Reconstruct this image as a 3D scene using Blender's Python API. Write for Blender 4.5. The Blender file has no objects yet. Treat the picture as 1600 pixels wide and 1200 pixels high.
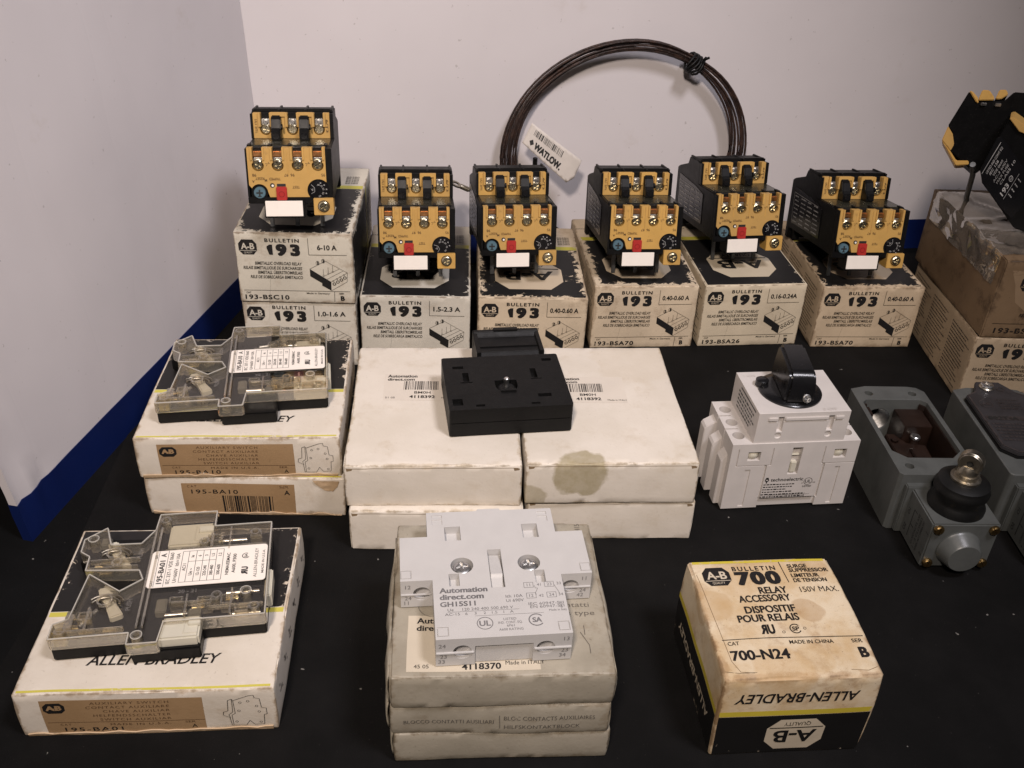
import bpy, bmesh, math, random
from mathutils import Matrix, Vector, noise
R = math.radians
S = bpy.context.scene
COL = S.collection
MM = 0.001
random.seed(7)

# ------------------------------------------------------------------ camera, light, exposure
cam_d = bpy.data.cameras.new('camera'); cam = bpy.data.objects.new('camera', cam_d); COL.objects.link(cam)
S.camera = cam
CAM_H, CAM_PITCH, CAM_ROLL, CAM_F = 0.3013, 33.308, 2.7099, 1521.48
cam_d.sensor_fit = 'HORIZONTAL'; cam_d.sensor_width = 36.0; cam_d.lens = CAM_F / 1600 * 36.0
cam_d.clip_start = 0.01; cam_d.clip_end = 50
cam.matrix_world = Matrix.Translation((0, 0, CAM_H)) @ Matrix.Rotation(R(90 - CAM_PITCH), 4, 'X') @ Matrix.Rotation(R(CAM_ROLL), 4, 'Z')

W = bpy.data.worlds.new('World'); S.world = W; W.use_nodes = True
W.node_tree.nodes['Background'].inputs[0].default_value = (0.70, 0.68, 0.72, 1)
W.node_tree.nodes['Background'].inputs[1].default_value = 0.022

def lamp(name, kind, loc, aim, power, col, size, spot=None, blend=1.0):
    d = bpy.data.lights.new(name, kind); o = bpy.data.objects.new(name, d); COL.objects.link(o)
    o.location = loc
    o.rotation_euler = (Vector(aim) - Vector(loc)).to_track_quat('-Z', 'Y').to_euler()
    d.energy = power; d.color = col
    if kind == 'AREA': d.shape = 'DISK'; d.size = size
    else: d.shadow_soft_size = size
    if spot: d.spot_size = R(spot); d.spot_blend = blend
    return o
# warm work lamp up on the left, a cooler one up on the right
lamp('warm_work_lamp', 'SPOT', (-0.10, -0.28, 0.74), (-0.03, 0.50, 0.05), 32, (1.0, 0.855, 0.75), 0.05, 56, 1.0)
lamp('cool_work_lamp', 'SPOT', (0.36, -0.02, 0.98), (-0.06, 0.47, 0.05), 29.5, (0.97, 0.93, 1.0), 0.10, 56, 1.0)

S.view_settings.view_transform = 'Standard'; S.view_settings.look = 'None'
S.view_settings.exposure = 0.0; S.view_settings.gamma = 1.0; S.view_settings.use_curve_mapping = False
S.cycles.use_denoising = True
S.cycles.max_bounces = 10; S.cycles.transparent_max_bounces = 24
S.cycles.caustics_reflective = False; S.cycles.sample_clamp_indirect = 6

# ------------------------------------------------------------------ materials
def srgb(r, g, b):
    f = lambda c: (c / 255 / 12.92) if c / 255 <= 0.04045 else ((c / 255 + 0.055) / 1.055) ** 2.4
    return (f(r), f(g), f(b), 1)

class NT:
    def __init__(s, name):
        s.m = bpy.data.materials.new(name); s.m.use_nodes = True
        s.t = s.m.node_tree; s.b = s.t.nodes['Principled BSDF']; s.out = s.t.nodes['Material Output']
        s.tc = s.n('ShaderNodeTexCoord')
        s.obj = s.tc.outputs['Object']
    def n(s, typ, **k):
        x = s.t.nodes.new(typ)
        for a, v in k.items(): setattr(x, a, v)
        return x
    def set(s, sock, v):
        if hasattr(v, 'bl_idname') or isinstance(v, bpy.types.NodeSocket): s.t.links.new(v, sock)
        elif isinstance(v, (tuple, list)) and len(v) == 3 and sock.type == 'RGBA': sock.default_value = (*v, 1)
        else: sock.default_value = v
    def math(s, op, a, b=0.0, clamp=False):
        x = s.n('ShaderNodeMath', operation=op, use_clamp=clamp); s.set(x.inputs[0], a); s.set(x.inputs[1], b); return x.outputs[0]
    def noise(s, scale, detail=3, rough=0.55, vec=None, dist=0.0):
        x = s.n('ShaderNodeTexNoise'); x.inputs['Scale'].default_value = scale; x.inputs['Detail'].default_value = detail
        x.inputs['Roughness'].default_value = rough; x.inputs['Distortion'].default_value = dist
        s.t.links.new(vec or s.obj, x.inputs['Vector']); return x.outputs['Fac']
    def ramp(s, v, lo, hi):
        x = s.n('ShaderNodeMapRange', interpolation_type='SMOOTHSTEP'); s.set(x.inputs[0], v)
        x.inputs[1].default_value = lo; x.inputs[2].default_value = hi; return x.outputs[0]
    def mix(s, f, a, b):
        x = s.n('ShaderNodeMix', data_type='RGBA'); s.set(x.inputs[0], f); s.set(x.inputs[6], a); s.set(x.inputs[7], b); return x.outputs[2]
    def bump(s, h, strength, dist=0.0005):
        x = s.n('ShaderNodeBump'); x.inputs['Strength'].default_value = strength; x.inputs['Distance'].default_value = dist
        s.set(x.inputs['Height'], h); s.t.links.new(x.outputs[0], s.b.inputs['Normal'])
    def shift(s, off):
        x = s.n('ShaderNodeVectorMath', operation='ADD'); s.t.links.new(s.obj, x.inputs[0]); x.inputs[1].default_value = off; return x.outputs[0]
    def edge(s, w, d, h):     # distance to the nearest edge of a carton
        v = s.n('ShaderNodeVectorMath', operation='SUBTRACT'); s.t.links.new(s.obj, v.inputs[0]); v.inputs[1].default_value = (0, d / 2, h / 2)
        a = s.n('ShaderNodeVectorMath', operation='ABSOLUTE'); s.t.links.new(v.outputs[0], a.inputs[0])
        q = s.n('ShaderNodeVectorMath', operation='SUBTRACT'); q.inputs[0].default_value = (w / 2, d / 2, h / 2); s.t.links.new(a.outputs[0], q.inputs[1])
        x = s.n('ShaderNodeSeparateXYZ'); s.t.links.new(q.outputs[0], x.inputs[0])
        A, B, C = x.outputs
        return s.math('MAXIMUM', s.math('MINIMUM', A, B), s.math('MINIMUM', s.math('MAXIMUM', A, B), C))
    def fin(s, col, rough=0.6, metal=0.0, spec=None):
        s.set(s.b.inputs['Base Color'], col); s.set(s.b.inputs['Roughness'], rough); s.set(s.b.inputs['Metallic'], metal)
        if spec is not None: s.b.inputs['Specular IOR Level'].default_value = spec
        return s.m

def plastic(name, col, rough=0.4, var=0.12, bump=0.08, scale=900, spec=0.5, dust=0.0, tone=0.0):
    t = NT(name); dark = tuple(c * (1 - var) for c in col[:3]) + (1,)
    c = t.mix(t.ramp(t.noise(90, 4), 0.35, 0.7), col, dark)
    if dust: c = t.mix(t.math('MULTIPLY', t.ramp(t.noise(1300, 2), 0.62, 0.75), dust), c, (0.4, 0.38, 0.35, 1))
    if tone:
        oi = t.n('ShaderNodeObjectInfo'); c = t.mix(t.math('MULTIPLY', oi.outputs['Random'], tone), c, (.30, .20, .10, 1))
        c = t.mix(t.math('MULTIPLY', t.ramp(t.noise(240, 5, .7), .56, .75), .35), c, (.22, .14, .06, 1))
    r = t.math('ADD', t.math('MULTIPLY', t.noise(260, 4), 0.25), rough - 0.12)
    t.bump(t.noise(scale, 2), bump, 0.0002)
    return t.fin(c, r, 0, spec)
def metal(name, col, rough=0.3, dirt=(0.1, 0.08, 0.05, 1), amt=0.5):
    t = NT(name)
    c = t.mix(t.math('MULTIPLY', t.ramp(t.noise(420, 4), 0.5, 0.72), amt), col, dirt)
    t.bump(t.noise(1500, 2), 0.06, 0.0002)
    return t.fin(c, t.math('ADD', t.math('MULTIPLY', t.noise(500, 3), 0.3), rough - 0.1), 1.0)

def carton_mat(name, dims, col, col2, dirt, wear=1.0, grime=0.4, stains=(), seed=0.0, rough=0.62, soft=30):
    w, d, h = dims; t = NT(name); sv = t.shift((seed, seed * 2.3, seed * 0.7))
    c = t.mix(t.ramp(t.noise(soft, 5, 0.6, sv), 0.35, 0.68), col, col2)
    c = t.mix(t.math('MULTIPLY', t.ramp(t.noise(75, 6, 0.7, sv), 0.52, 0.74), grime), c, dirt)
    c = t.mix(t.math('MULTIPLY', t.ramp(t.noise(900, 3, 0.6, sv), 0.64, 0.74), 0.55 * grime + .1), c, tuple(x * 0.4 for x in dirt[:3]) + (1,))
    e = t.edge(w, d, h); n1 = t.noise(190, 5, 0.65, sv)
    ew = t.math('ADD', e, t.math('MULTIPLY', t.math('SUBTRACT', n1, 0.5), 0.009 * wear))
    ew = t.math('ADD', ew, t.math('MULTIPLY', t.math('SUBTRACT', t.noise(34, 3, .6, sv), 0.47), 0.008 * wear))
    c = t.mix(t.math('MULTIPLY', t.ramp(ew, 0.0018 * wear, 0.0), 0.5), c, dirt)
    e2 = t.math('ADD', e, t.math('MULTIPLY', t.math('SUBTRACT', n1, 0.5), 0.003))
    c = t.mix(t.math('MULTIPLY', t.ramp(e2, 0.0007, 0.0), 0.6), c, tuple(x * 0.45 for x in dirt[:3]) + (1,))
    for (sx, sy, sz, r, sc, k) in stains:
        v = t.n('ShaderNodeVectorMath', operation='DISTANCE'); t.t.links.new(t.obj, v.inputs[0]); v.inputs[1].default_value = (sx, sy, sz)
        dd = t.math('ADD', v.outputs['Value'], t.math('MULTIPLY', t.math('SUBTRACT', t.noise(110, 3, .5, sv), 0.5), r * 0.9))
        inner = t.math('MULTIPLY', t.math('MULTIPLY', t.ramp(dd, r * 1.02, r * 0.86), k), t.math('ADD', .5, t.math('MULTIPLY', t.noise(150, 5, .65, sv), .85)), True)
        ring = t.math('MULTIPLY', t.ramp(t.math('ABSOLUTE', t.math('SUBTRACT', dd, r * 0.93)), r * 0.10, 0.0), k * 0.55)
        c = t.mix(t.math('MAXIMUM', inner, ring), c, sc)
    hgt = t.math('ADD', t.math('MULTIPLY', t.noise(60, 4, 0.6, sv), 1.0), t.math('MULTIPLY', t.noise(700, 3), 0.22))
    t.bump(hgt, 0.35, 0.0006)
    return t.fin(c, t.math('ADD', rough - .1, t.math('MULTIPLY', n1, .2)), 0, 0.35)

def print_mat(name, dims, col, paper, wear=0.5, seed=0.0, rough=0.45, ewear=1.0):
    w, d, h = dims; t = NT(name); sv = t.shift((seed + 3.1, seed * 1.3, seed))
    e = t.edge(w, d, h)
    n1 = t.noise(260, 6, 0.7, sv, 0.6); n2 = t.noise(38, 3, 0.5, sv)
    k = t.math('ADD', n1, t.math('MULTIPLY', t.math('SUBTRACT', n2, 0.5), 0.5))
    k = t.math('ADD', k, t.math('MULTIPLY', t.ramp(e, 0.008, 0.0), 0.20 * ewear))
    f = t.ramp(k, 0.80 - 0.14 * wear, 0.84 - 0.12 * wear)
    # fine scratches
    mp = t.n('ShaderNodeMapping'); t.t.links.new(sv, mp.inputs[0]); mp.inputs['Scale'].default_value = (1, 9, 4); mp.inputs['Rotation'].default_value = (.3, .2, .6 + seed)
    sc = t.ramp(t.noise(120, 4, 0.6, mp.outputs[0]), 0.76 - .05 * wear, 0.80 - .05 * wear)
    f = t.math('MAXIMUM', f, t.math('MULTIPLY', sc, 0.5))
    c = t.mix(t.noise(50, 3), col, tuple(x * 0.8 for x in col[:3]) + (1,))
    c = t.mix(f, c, paper)
    t.bump(t.noise(70, 4), 0.3, 0.0006)
    return t.fin(c, t.math('ADD', rough - .08, t.math('MULTIPLY', n2, .2)), 0, 0.4)

M = {}
M['black'] = plastic('black plastic', (0.0045, 0.0043, 0.0044, 1), 0.45, 0.25, 0.12, dust=.03, spec=.22)
M['black_matte'] = plastic('matt black plastic', (0.0055, 0.0054, 0.0055, 1), 0.5, 0.2, 0.3, 1600, dust=.03, spec=.2)
M['black_gloss'] = plastic('glossy black plastic', (0.008, 0.008, 0.009, 1), 0.22, 0.2, 0.05)
M['smoke'] = plastic('smoky shelf', (0.035, 0.033, 0.022, 1), 0.25, 0.4)
M['yellow'] = plastic('ochre plastic', (0.56, 0.335, 0.092, 1), 0.48, 0.12, 0.1, spec=.35, tone=.3)
M['white'] = plastic('white label', (0.86, 0.80, 0.73, 1), 0.45, 0.04)
M['red'] = plastic('red button', (0.40, 0.028, 0.024, 1), 0.4)
M['blue'] = plastic('blue grey button', (0.085, 0.155, 0.195, 1), 0.45)
M['screw'] = metal('zinc screw', (0.66, 0.60, 0.44, 1), 0.24, (0.16, 0.12, 0.05, 1), 0.6)
M['steel'] = metal('bright steel', (0.72, 0.71, 0.69, 1), 0.28, (0.25, 0.23, 0.2, 1), 0.3)
M['dull_steel'] = metal('dull steel', (0.42, 0.38, 0.31, 1), 0.33)
M['copper'] = metal('copper bar', (0.72, 0.36, 0.15, 1), 0.32, (0.3, 0.13, 0.05, 1), .5)
M['bronze'] = metal('bronze screw', (0.36, 0.24, 0.10, 1), 0.3, (0.06, 0.04, 0.02, 1), .7)
M['pin'] = metal('tin pin', (0.20, 0.21, 0.22, 1), 0.4)
M['ink'] = plastic('printed ink', (0.02, 0.02, 0.02, 1), 0.5, 0.3)
M['ink_brown'] = plastic('moulded ink', (0.10, 0.055, 0.02, 1), 0.5, 0.3)
M['ink_grey'] = plastic('grey ink', (0.16, 0.155, 0.16, 1), 0.5, 0.3)
M['ink_white'] = plastic('white ink', (0.46, 0.45, 0.44, 1), 0.5, 0.5)
M['grey_pl'] = plastic('light grey plastic', (0.50, 0.488, 0.478, 1), 0.4, 0.05, 0.06)
M['white_pl'] = plastic('white grey plastic', (0.56, 0.525, 0.50, 1), 0.42, 0.07, 0.08)
M['frost'] = plastic('translucent white nylon', (0.58, 0.55, 0.455, 1), 0.35, 0.08)
M['paint'] = plastic('grey green paint', (0.088, 0.093, 0.090, 1), 0.36, 0.2, 0.2, 500)
M['paint_dark'] = plastic('black nameplate', (0.035, 0.033, 0.036, 1), 0.4, 0.3, 0.3, 700)
M['plate_raised'] = metal('bare nameplate', (0.23, 0.20, 0.20, 1), 0.45)
M['brown'] = plastic('brown bakelite', (0.018, 0.009, 0.006, 1), 0.38, 0.4)
M['rubber'] = plastic('black rubber', (0.005, 0.005, 0.005, 1), 0.5, 0.2, 0.2, spec=.3)
M['wire'] = None
def wire_mat():
    t = NT('brown braided wire')
    x = t.n('ShaderNodeTexVoronoi'); x.inputs['Scale'].default_value = 1500; t.t.links.new(t.obj, x.inputs['Vector'])
    c = t.mix(t.ramp(t.noise(220, 3), 0.4, 0.7), (0.017, 0.008, 0.006, 1), (0.050, 0.025, 0.017, 1))
    c = t.mix(t.ramp(t.noise(2200, 1), 0.70, 0.76), c, (0.16, 0.10, 0.07, 1))
    t.bump(x.outputs['Distance'], 0.6, 0.0004)
    return t.fin(c, 0.5)
M['wire'] = wire_mat()
def clear_mat(name, tint, haze, edge, glass=0.0):
    t = NT(name)
    lwn = t.n('ShaderNodeLayerWeight'); lwn.inputs[0].default_value = .5; lw_ = t.math('ADD', t.math('MULTIPLY', t.math('POWER', lwn.outputs['Facing'], 4.0), .9), .045)
    tr = t.n('ShaderNodeBsdfTransparent'); tr.inputs[0].default_value = tint
    gl = t.n('ShaderNodeBsdfGlossy'); gl.inputs['Roughness'].default_value = 0.035; gl.inputs[0].default_value = (1, .98, .94, 1)
    df = t.n('ShaderNodeBsdfDiffuse'); df.inputs[0].default_value = (0.80, 0.78, 0.72, 1)
    b = t.n('ShaderNodeBump'); b.inputs['Strength'].default_value = .25; b.inputs['Distance'].default_value = .0003
    t.t.links.new(t.noise(120, 2), b.inputs['Height'])
    t.t.links.new(b.outputs[0], gl.inputs['Normal']); t.t.links.new(b.outputs[0], lwn.inputs['Normal'])
    m0 = t.n('ShaderNodeMixShader'); m0.inputs[0].default_value = haze; t.t.links.new(tr.outputs[0], m0.inputs[1]); t.t.links.new(df.outputs[0], m0.inputs[2])
    m1 = t.n('ShaderNodeMixShader'); t.t.links.new(t.math('ADD', t.math('MULTIPLY', lw_, edge), 0.0, True), m1.inputs[0])
    if glass:
        gs = t.n('ShaderNodeBsdfGlass'); gs.inputs['IOR'].default_value = 1.45; gs.inputs['Roughness'].default_value = .05; gs.inputs[0].default_value = (1, .98, .94, 1)
        mg = t.n('ShaderNodeMixShader'); mg.inputs[0].default_value = glass; t.t.links.new(m0.outputs[0], mg.inputs[1]); t.t.links.new(gs.outputs[0], mg.inputs[2]); m0 = mg
    t.t.links.new(m0.outputs[0], m1.inputs[1]); t.t.links.new(gl.outputs[0], m1.inputs[2])
    t.t.links.new(m1.outputs[0], t.out.inputs[0]); return t.m
M['clear'] = clear_mat('clear plastic', (0.96, 0.94, 0.90, 1), 0.004, 1.0)
M['clear_rib'] = clear_mat('clear plastic rib', (0.97, 0.94, 0.87, 1), 0.09, 2.8, .2)  # pale diffuse haze stands in for bright reflections on rims and ribs
M['amber'] = plastic('smoky amber nylon', (0.15, 0.14, 0.11, 1), 0.3, 0.2)
M['edge_glint'] = clear_mat('painted edge glint', (0.95, 0.93, 0.88, 1), 0.42, 2.0)  # whitish diffuse share paints the bright highlight of clear edges
M['tape'] = clear_mat('packing tape', (0.86, 0.84, 0.82, 1), 0.13, 2.6)

# ------------------------------------------------------------------ mesh helpers
def link(o, parent=None):
    COL.objects.link(o)
    if parent is not None: o.parent = parent
    return o
def mk(name, bm, mat, parent=None, smooth=None, bevel=0.0, seg=2, xf=None, normals=True):
    if bevel:
        ed = [e for e in bm.edges if len(e.link_faces) == 2 and e.calc_face_angle(0) > R(32)]
        bmesh.ops.bevel(bm, geom=ed, offset=bevel, segments=seg, affect='EDGES', clamp_overlap=True)
    if xf is not None: bmesh.ops.transform(bm, matrix=xf, verts=bm.verts)
    if normals: bmesh.ops.recalc_face_normals(bm, faces=bm.faces)
    me = bpy.data.meshes.new(name); bm.to_mesh(me); bm.free()
    if mat is not None:
        for m in (mat if isinstance(mat, (list, tuple)) else [mat]): me.materials.append(m)
    if smooth:
        me.polygons.foreach_set('use_smooth', [True] * len(me.polygons)); me.set_sharp_from_angle(angle=R(smooth))
    return link(bpy.data.objects.new(name, me), parent)
def thing(name, label, cat, loc=(0, 0, 0), rz=0, group=None):
    o = bpy.data.objects.new(name, None); COL.objects.link(o); o.empty_display_size = .01
    o.location = loc; o.rotation_euler = (0, 0, R(rz)); tag(o, label, cat, group); return o
def tag(o, label, cat, group=None):
    o['label'] = label; o['category'] = cat
    if group: o['group'] = group
def copy_tree(o, parent=None):
    c = o.copy(); COL.objects.link(c)
    if parent is not None: c.parent = parent
    for ch in list(o.children): copy_tree(ch, c)
    return c
def BM(): return bmesh.new()
def box(bm, x0, x1, y0, y1, z0, z1):
    v = [bm.verts.new(p) for p in ((x0, y0, z0), (x1, y0, z0), (x1, y1, z0), (x0, y1, z0), (x0, y0, z1), (x1, y0, z1), (x1, y1, z1), (x0, y1, z1))]
    for f in ((0, 3, 2, 1), (4, 5, 6, 7), (0, 1, 5, 4), (1, 2, 6, 5), (2, 3, 7, 6), (3, 0, 4, 7)): bm.faces.new([v[i] for i in f])
    return bm
def prism(bm, poly, a, b, fn):
    """poly of 2D points pushed from a to b; fn(p, q, s) -> point"""
    lo = [bm.verts.new(fn(p, q, a)) for p, q in poly]; hi = [bm.verts.new(fn(p, q, b)) for p, q in poly]
    n = len(poly); bm.faces.new(lo[::-1]); bm.faces.new(hi)
    for i in range(n): bm.faces.new((lo[i], lo[(i + 1) % n], hi[(i + 1) % n], hi[i]))
    return bm
XYZ = lambda p, q, s: (p, q, s)
XZ = lambda p, q, s: (p, s, q)     # drawn in the front plane, pushed backwards
YZ = lambda p, q, s: (s, p, q)
def cyl(bm, c, r, h, axis='Z', n=28, r2=None):
    rot = {'Z': Matrix(), 'Y': Matrix.Rotation(R(-90), 4, 'X'), 'X': Matrix.Rotation(R(90), 4, 'Y')}[axis]
    bmesh.ops.create_cone(bm, cap_ends=True, segments=n, radius1=r, radius2=r if r2 is None else r2, depth=h,
                          matrix=Matrix.Translation(c) @ rot @ Matrix.Translation((0, 0, h / 2)))
    return bm
def lathe(bm, prof, c=(0, 0, 0), n=36, mat=Matrix()):
    rings = []
    for r, z in prof:
        rings.append([bm.verts.new(mat @ Vector((c[0] + r * math.cos(2 * math.pi * k / n), c[1] + r * math.sin(2 * math.pi * k / n), c[2] + z))) for k in range(n)])
    for a, b in zip(rings, rings[1:]):
        for k in range(n): bm.faces.new((a[k], a[(k + 1) % n], b[(k + 1) % n], b[k]))
    bm.faces.new(rings[0][::-1]); bm.faces.new(rings[-1]); return bm
def tube(bm, pts, r, n=8, cap=True):
    pts = [Vector(p) for p in pts]; rings = []; up = Vector((0, 0, 1))
    for i, p in enumerate(pts):
        t = (pts[min(i + 1, len(pts) - 1)] - pts[max(i - 1, 0)]).normalized()
        a = t.cross(up)
        if a.length < 1e-3: a = t.cross(Vector((0, 1, 0)))
        a.normalize(); b = t.cross(a)
        rings.append([bm.verts.new(p + r * (a * math.cos(2 * math.pi * k / n) + b * math.sin(2 * math.pi * k / n))) for k in range(n)])
    for A, B in zip(rings, rings[1:]):
        for k in range(n): bm.faces.new((A[k], A[(k + 1) % n], B[(k + 1) % n], B[k]))
    if cap: bm.faces.new(rings[0][::-1]); bm.faces.new(rings[-1])
    return bm
def arc(cx, cy, r, a0, a1, n=10):
    return [(cx + r * math.cos(R(a0 + (a1 - a0) * i / n)), cy + r * math.sin(R(a0 + (a1 - a0) * i / n))) for i in range(n + 1)]
def roundrect(x0, x1, y0, y1, r, n=5):
    return arc(x1 - r, y1 - r, r, 0, 90, n) + arc(x0 + r, y1 - r, r, 90, 180, n) + arc(x0 + r, y0 + r, r, 180, 270, n) + arc(x1 - r, y0 + r, r, 270, 360, n)
def chamfer(x0, x1, y0, y1, c):
    return [(x0 + c, y0), (x1 - c, y0), (x1, y0 + c), (x1, y1 - c), (x1 - c, y1), (x0 + c, y1), (x0, y1 - c), (x0, y0 + c)]
def cut(obj, cutters):
    """carve real recesses; cutters: list of bmeshes"""
    bm = BM(); tmp = bpy.data.meshes.new('tmp')
    for c in cutters:
        bmesh.ops.recalc_face_normals(c, faces=c.faces); c.to_mesh(tmp); bm.from_mesh(tmp); c.free()
    bm.to_mesh(tmp); bm.free()
    co = bpy.data.objects.new('tmp', tmp); COL.objects.link(co)
    mw, par = obj.matrix_basis.copy(), obj.parent
    obj.parent = None; obj.matrix_basis = Matrix()
    md = obj.modifiers.new('b', 'BOOLEAN'); md.object = co; md.operation = 'DIFFERENCE'; md.solver = 'EXACT'; md.use_self = True
    bpy.context.view_layer.update()
    me = bpy.data.meshes.new_from_object(obj.evaluated_get(bpy.context.evaluated_depsgraph_get()))
    obj.modifiers.clear(); me.name = obj.data.name; obj.data = me
    bpy.data.objects.remove(co); bpy.data.meshes.remove(tmp)
    obj.parent = par; obj.matrix_basis = mw
    return obj
def soften(obj, w, seg=2):
    md = obj.modifiers.new('edge', 'BEVEL'); md.width = w; md.segments = seg; md.limit_method = 'ANGLE'; md.angle_limit = R(35); md.harden_normals = False
    return obj

# ------------------------------------------------------------------ lettering
_glyph = {}
def glyphs(s, bold, shear, space):
    k = (s, bold, shear, space)
    if k not in _glyph:
        c = bpy.data.curves.new('t', 'FONT'); c.body = s; c.offset = bold; c.shear = shear; c.space_character = space; c.resolution_u = 3
        o = bpy.data.objects.new('t', c); COL.objects.link(o)
        me = bpy.data.meshes.new_from_object(o.evaluated_get(bpy.context.evaluated_depsgraph_get()))
        vs = [(v.co.x, v.co.y) for v in me.vertices]; fs = [tuple(p.vertices) for p in me.polygons]
        bpy.data.objects.remove(o); bpy.data.curves.remove(c); bpy.data.meshes.remove(me)
        x0 = min(v[0] for v in vs); x1 = max(v[0] for v in vs)
        _glyph[k] = ([((x - x0), y / 0.686) for x, y in vs], fs, x1 - x0)
    return _glyph[k]
class Face:
    """a flat side that takes print; mm coordinates u (right) and t (up); fn(u, t, off) -> local point in metres"""
    def __init__(s, fn, warp=None): s.fn = fn; s.w = warp or (lambda p: p)
    def P(s, u, t, off): return s.w(Vector(s.fn(u, t, off)))
    def text(s, bm, txt, u, t, cap, width=None, al='l', rot=0, bold=0.0, shear=0.0, space=1.0, off=0.2, mirror=False):
        vs, fs, w = glyphs(txt, min(bold, .02), shear, space)
        fat = max(0, bold - .02) * 1.0; wf = w + 2 * fat
        sx = (width / wf) if width else cap / 0.686
        tw = wf * sx; dx = {'l': 0, 'c': -tw / 2, 'r': -tw}[al]; cr, sr = math.cos(R(rot)), math.sin(R(rot))
        offs = [(0, 0)] if fat == 0 else [(fat * a, fat * .55 * b) for a in (-1, -.33, .33, 1) for b in (-1, 1)] if fat > .02 else [(-fat, 0), (fat, 0)]
        for i, (ex, ey) in enumerate(offs):     # heavier letters: copies set side by side, each a hair above the last
            nv = []
            for x, y in vs:
                X = ((wf - (x + fat + ex)) if mirror else (x + fat + ex)) * sx + dx; Y = (y + ey / .686 * (1 if y > .5 else 1)) * cap - cap / 2
                nv.append(bm.verts.new(s.P(u + X * cr - Y * sr, t + X * sr + Y * cr, off + .006 * i)))
            for f in fs:
                try: bm.faces.new([nv[j] for j in f])
                except ValueError: pass
    def poly(s, bm, pts, off=0.1, maxlen=3.0):
        b = BM(); b.faces.new([b.verts.new((p[0], p[1], 0)) for p in pts])
        if maxlen:
            bmesh.ops.triangulate(b, faces=b.faces)
            for _ in range(6):
                ed = [e for e in b.edges if e.calc_length() > maxlen]
                if not ed: break
                bmesh.ops.subdivide_edges(b, edges=ed, cuts=1); bmesh.ops.triangulate(b, faces=b.faces)
        m = {v: bm.verts.new(s.P(v.co.x, v.co.y, off)) for v in b.verts}
        for f in b.faces: bm.faces.new([m[v] for v in f.verts])
        b.free()
    def rect(s, bm, u0, u1, t0, t1, off=0.1, maxlen=3.0): s.poly(bm, [(u0, t0), (u1, t0), (u1, t1), (u0, t1)], off, maxlen)
    def line(s, bm, pts, w=0.2, off=0.2, maxlen=4):
        for (a, b) in zip(pts, pts[1:]):
            d = Vector((b[0] - a[0], b[1] - a[1])); L = d.length
            if L < 1e-6: continue
            n = Vector((-d.y, d.x)) / L * w / 2
            s.poly(bm, [(a[0] - n.x, a[1] - n.y), (b[0] - n.x, b[1] - n.y), (b[0] + n.x, b[1] + n.y), (a[0] + n.x, a[1] + n.y)], off, maxlen)
    def ring(s, bm, u, t, r, w=0.2, off=0.2, ry=None, a0=0, a1=360):
        ry = ry or r; s.line(bm, [(u + r * math.cos(R(a)), t + ry * math.sin(R(a))) for a in [a0 + (a1 - a0) * i / 20 for i in range(21)]], w, off, 0)
    def bars(s, bm, u0, u1, t0, t1, n=28, off=0.2, seed=1):
        rnd = random.Random(seed); x = 0; L = []
        while len(L) < n: b = rnd.choice((1, 1, 1, 2, 3)); g = rnd.choice((1, 1, 2, 2, 3)); L.append((x, b)); x += b + g
        k = (u1 - u0) / (x - g)
        for a, b in L: s.rect(bm, u0 + a * k, u0 + (a + b) * k, t0, t1, off, 4)
    def lines_of_text(s, bm, u0, u1, t0, t1, n, h, seed=1, off=.2):      # rows of fine print too small to read
        rnd = random.Random(seed)
        for i in range(n):
            t = t0 + (t1 - t0) * i / max(1, n - 1); x = u0; end = u1 - rnd.random() * (u1 - u0) * .35
            while x < end:
                L = rnd.uniform(.6, 2.4) * h; s.rect(bm, x, min(x + L, end), t - h / 2, t + h / 2 * rnd.uniform(.5, 1), off, 0); x += L + h * .5
OCT = [(-.30, -.5), (.30, -.5), (.5, -.22), (.5, .22), (.30, .5), (-.30, .5), (-.5, .22), (-.5, -.22)]
def octagon(face, b_field, b_mark, u, t, w, h, rot=0, off=.12, quality=True, ck=.40, co=.06):
    s = -1 if rot else 1
    face.poly(b_field, [(u + s * x * w, t + s * y * h) for x, y in OCT], off, 3)
    face.text(b_mark, 'A-B', u, t + s * h * co, h * ck, w * .74, 'c', rot, .025, .0, .95, off + .09)
    if quality:
        face.rect(b_mark, u - w * .46, u + w * .46, t - s * h * .235 - h * .015, t - s * h * .235 + h * .015, off + .09)
        face.text(b_mark, 'QUALITY', u, t - s * h * .36, h * .115, w * .46, 'c', rot, .0, 0, 1, off + .09)
def ul_mark(face, bm, u, t, h):          # backwards R joined to U, and the ringed letters beside it
    face.text(bm, 'R', u, t, h, h * .62, 'l', 0, .05, 0, 1, .2, True); face.text(bm, 'U', u + h * .66, t, h, h * .62, 'l', 0, .05)

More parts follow.
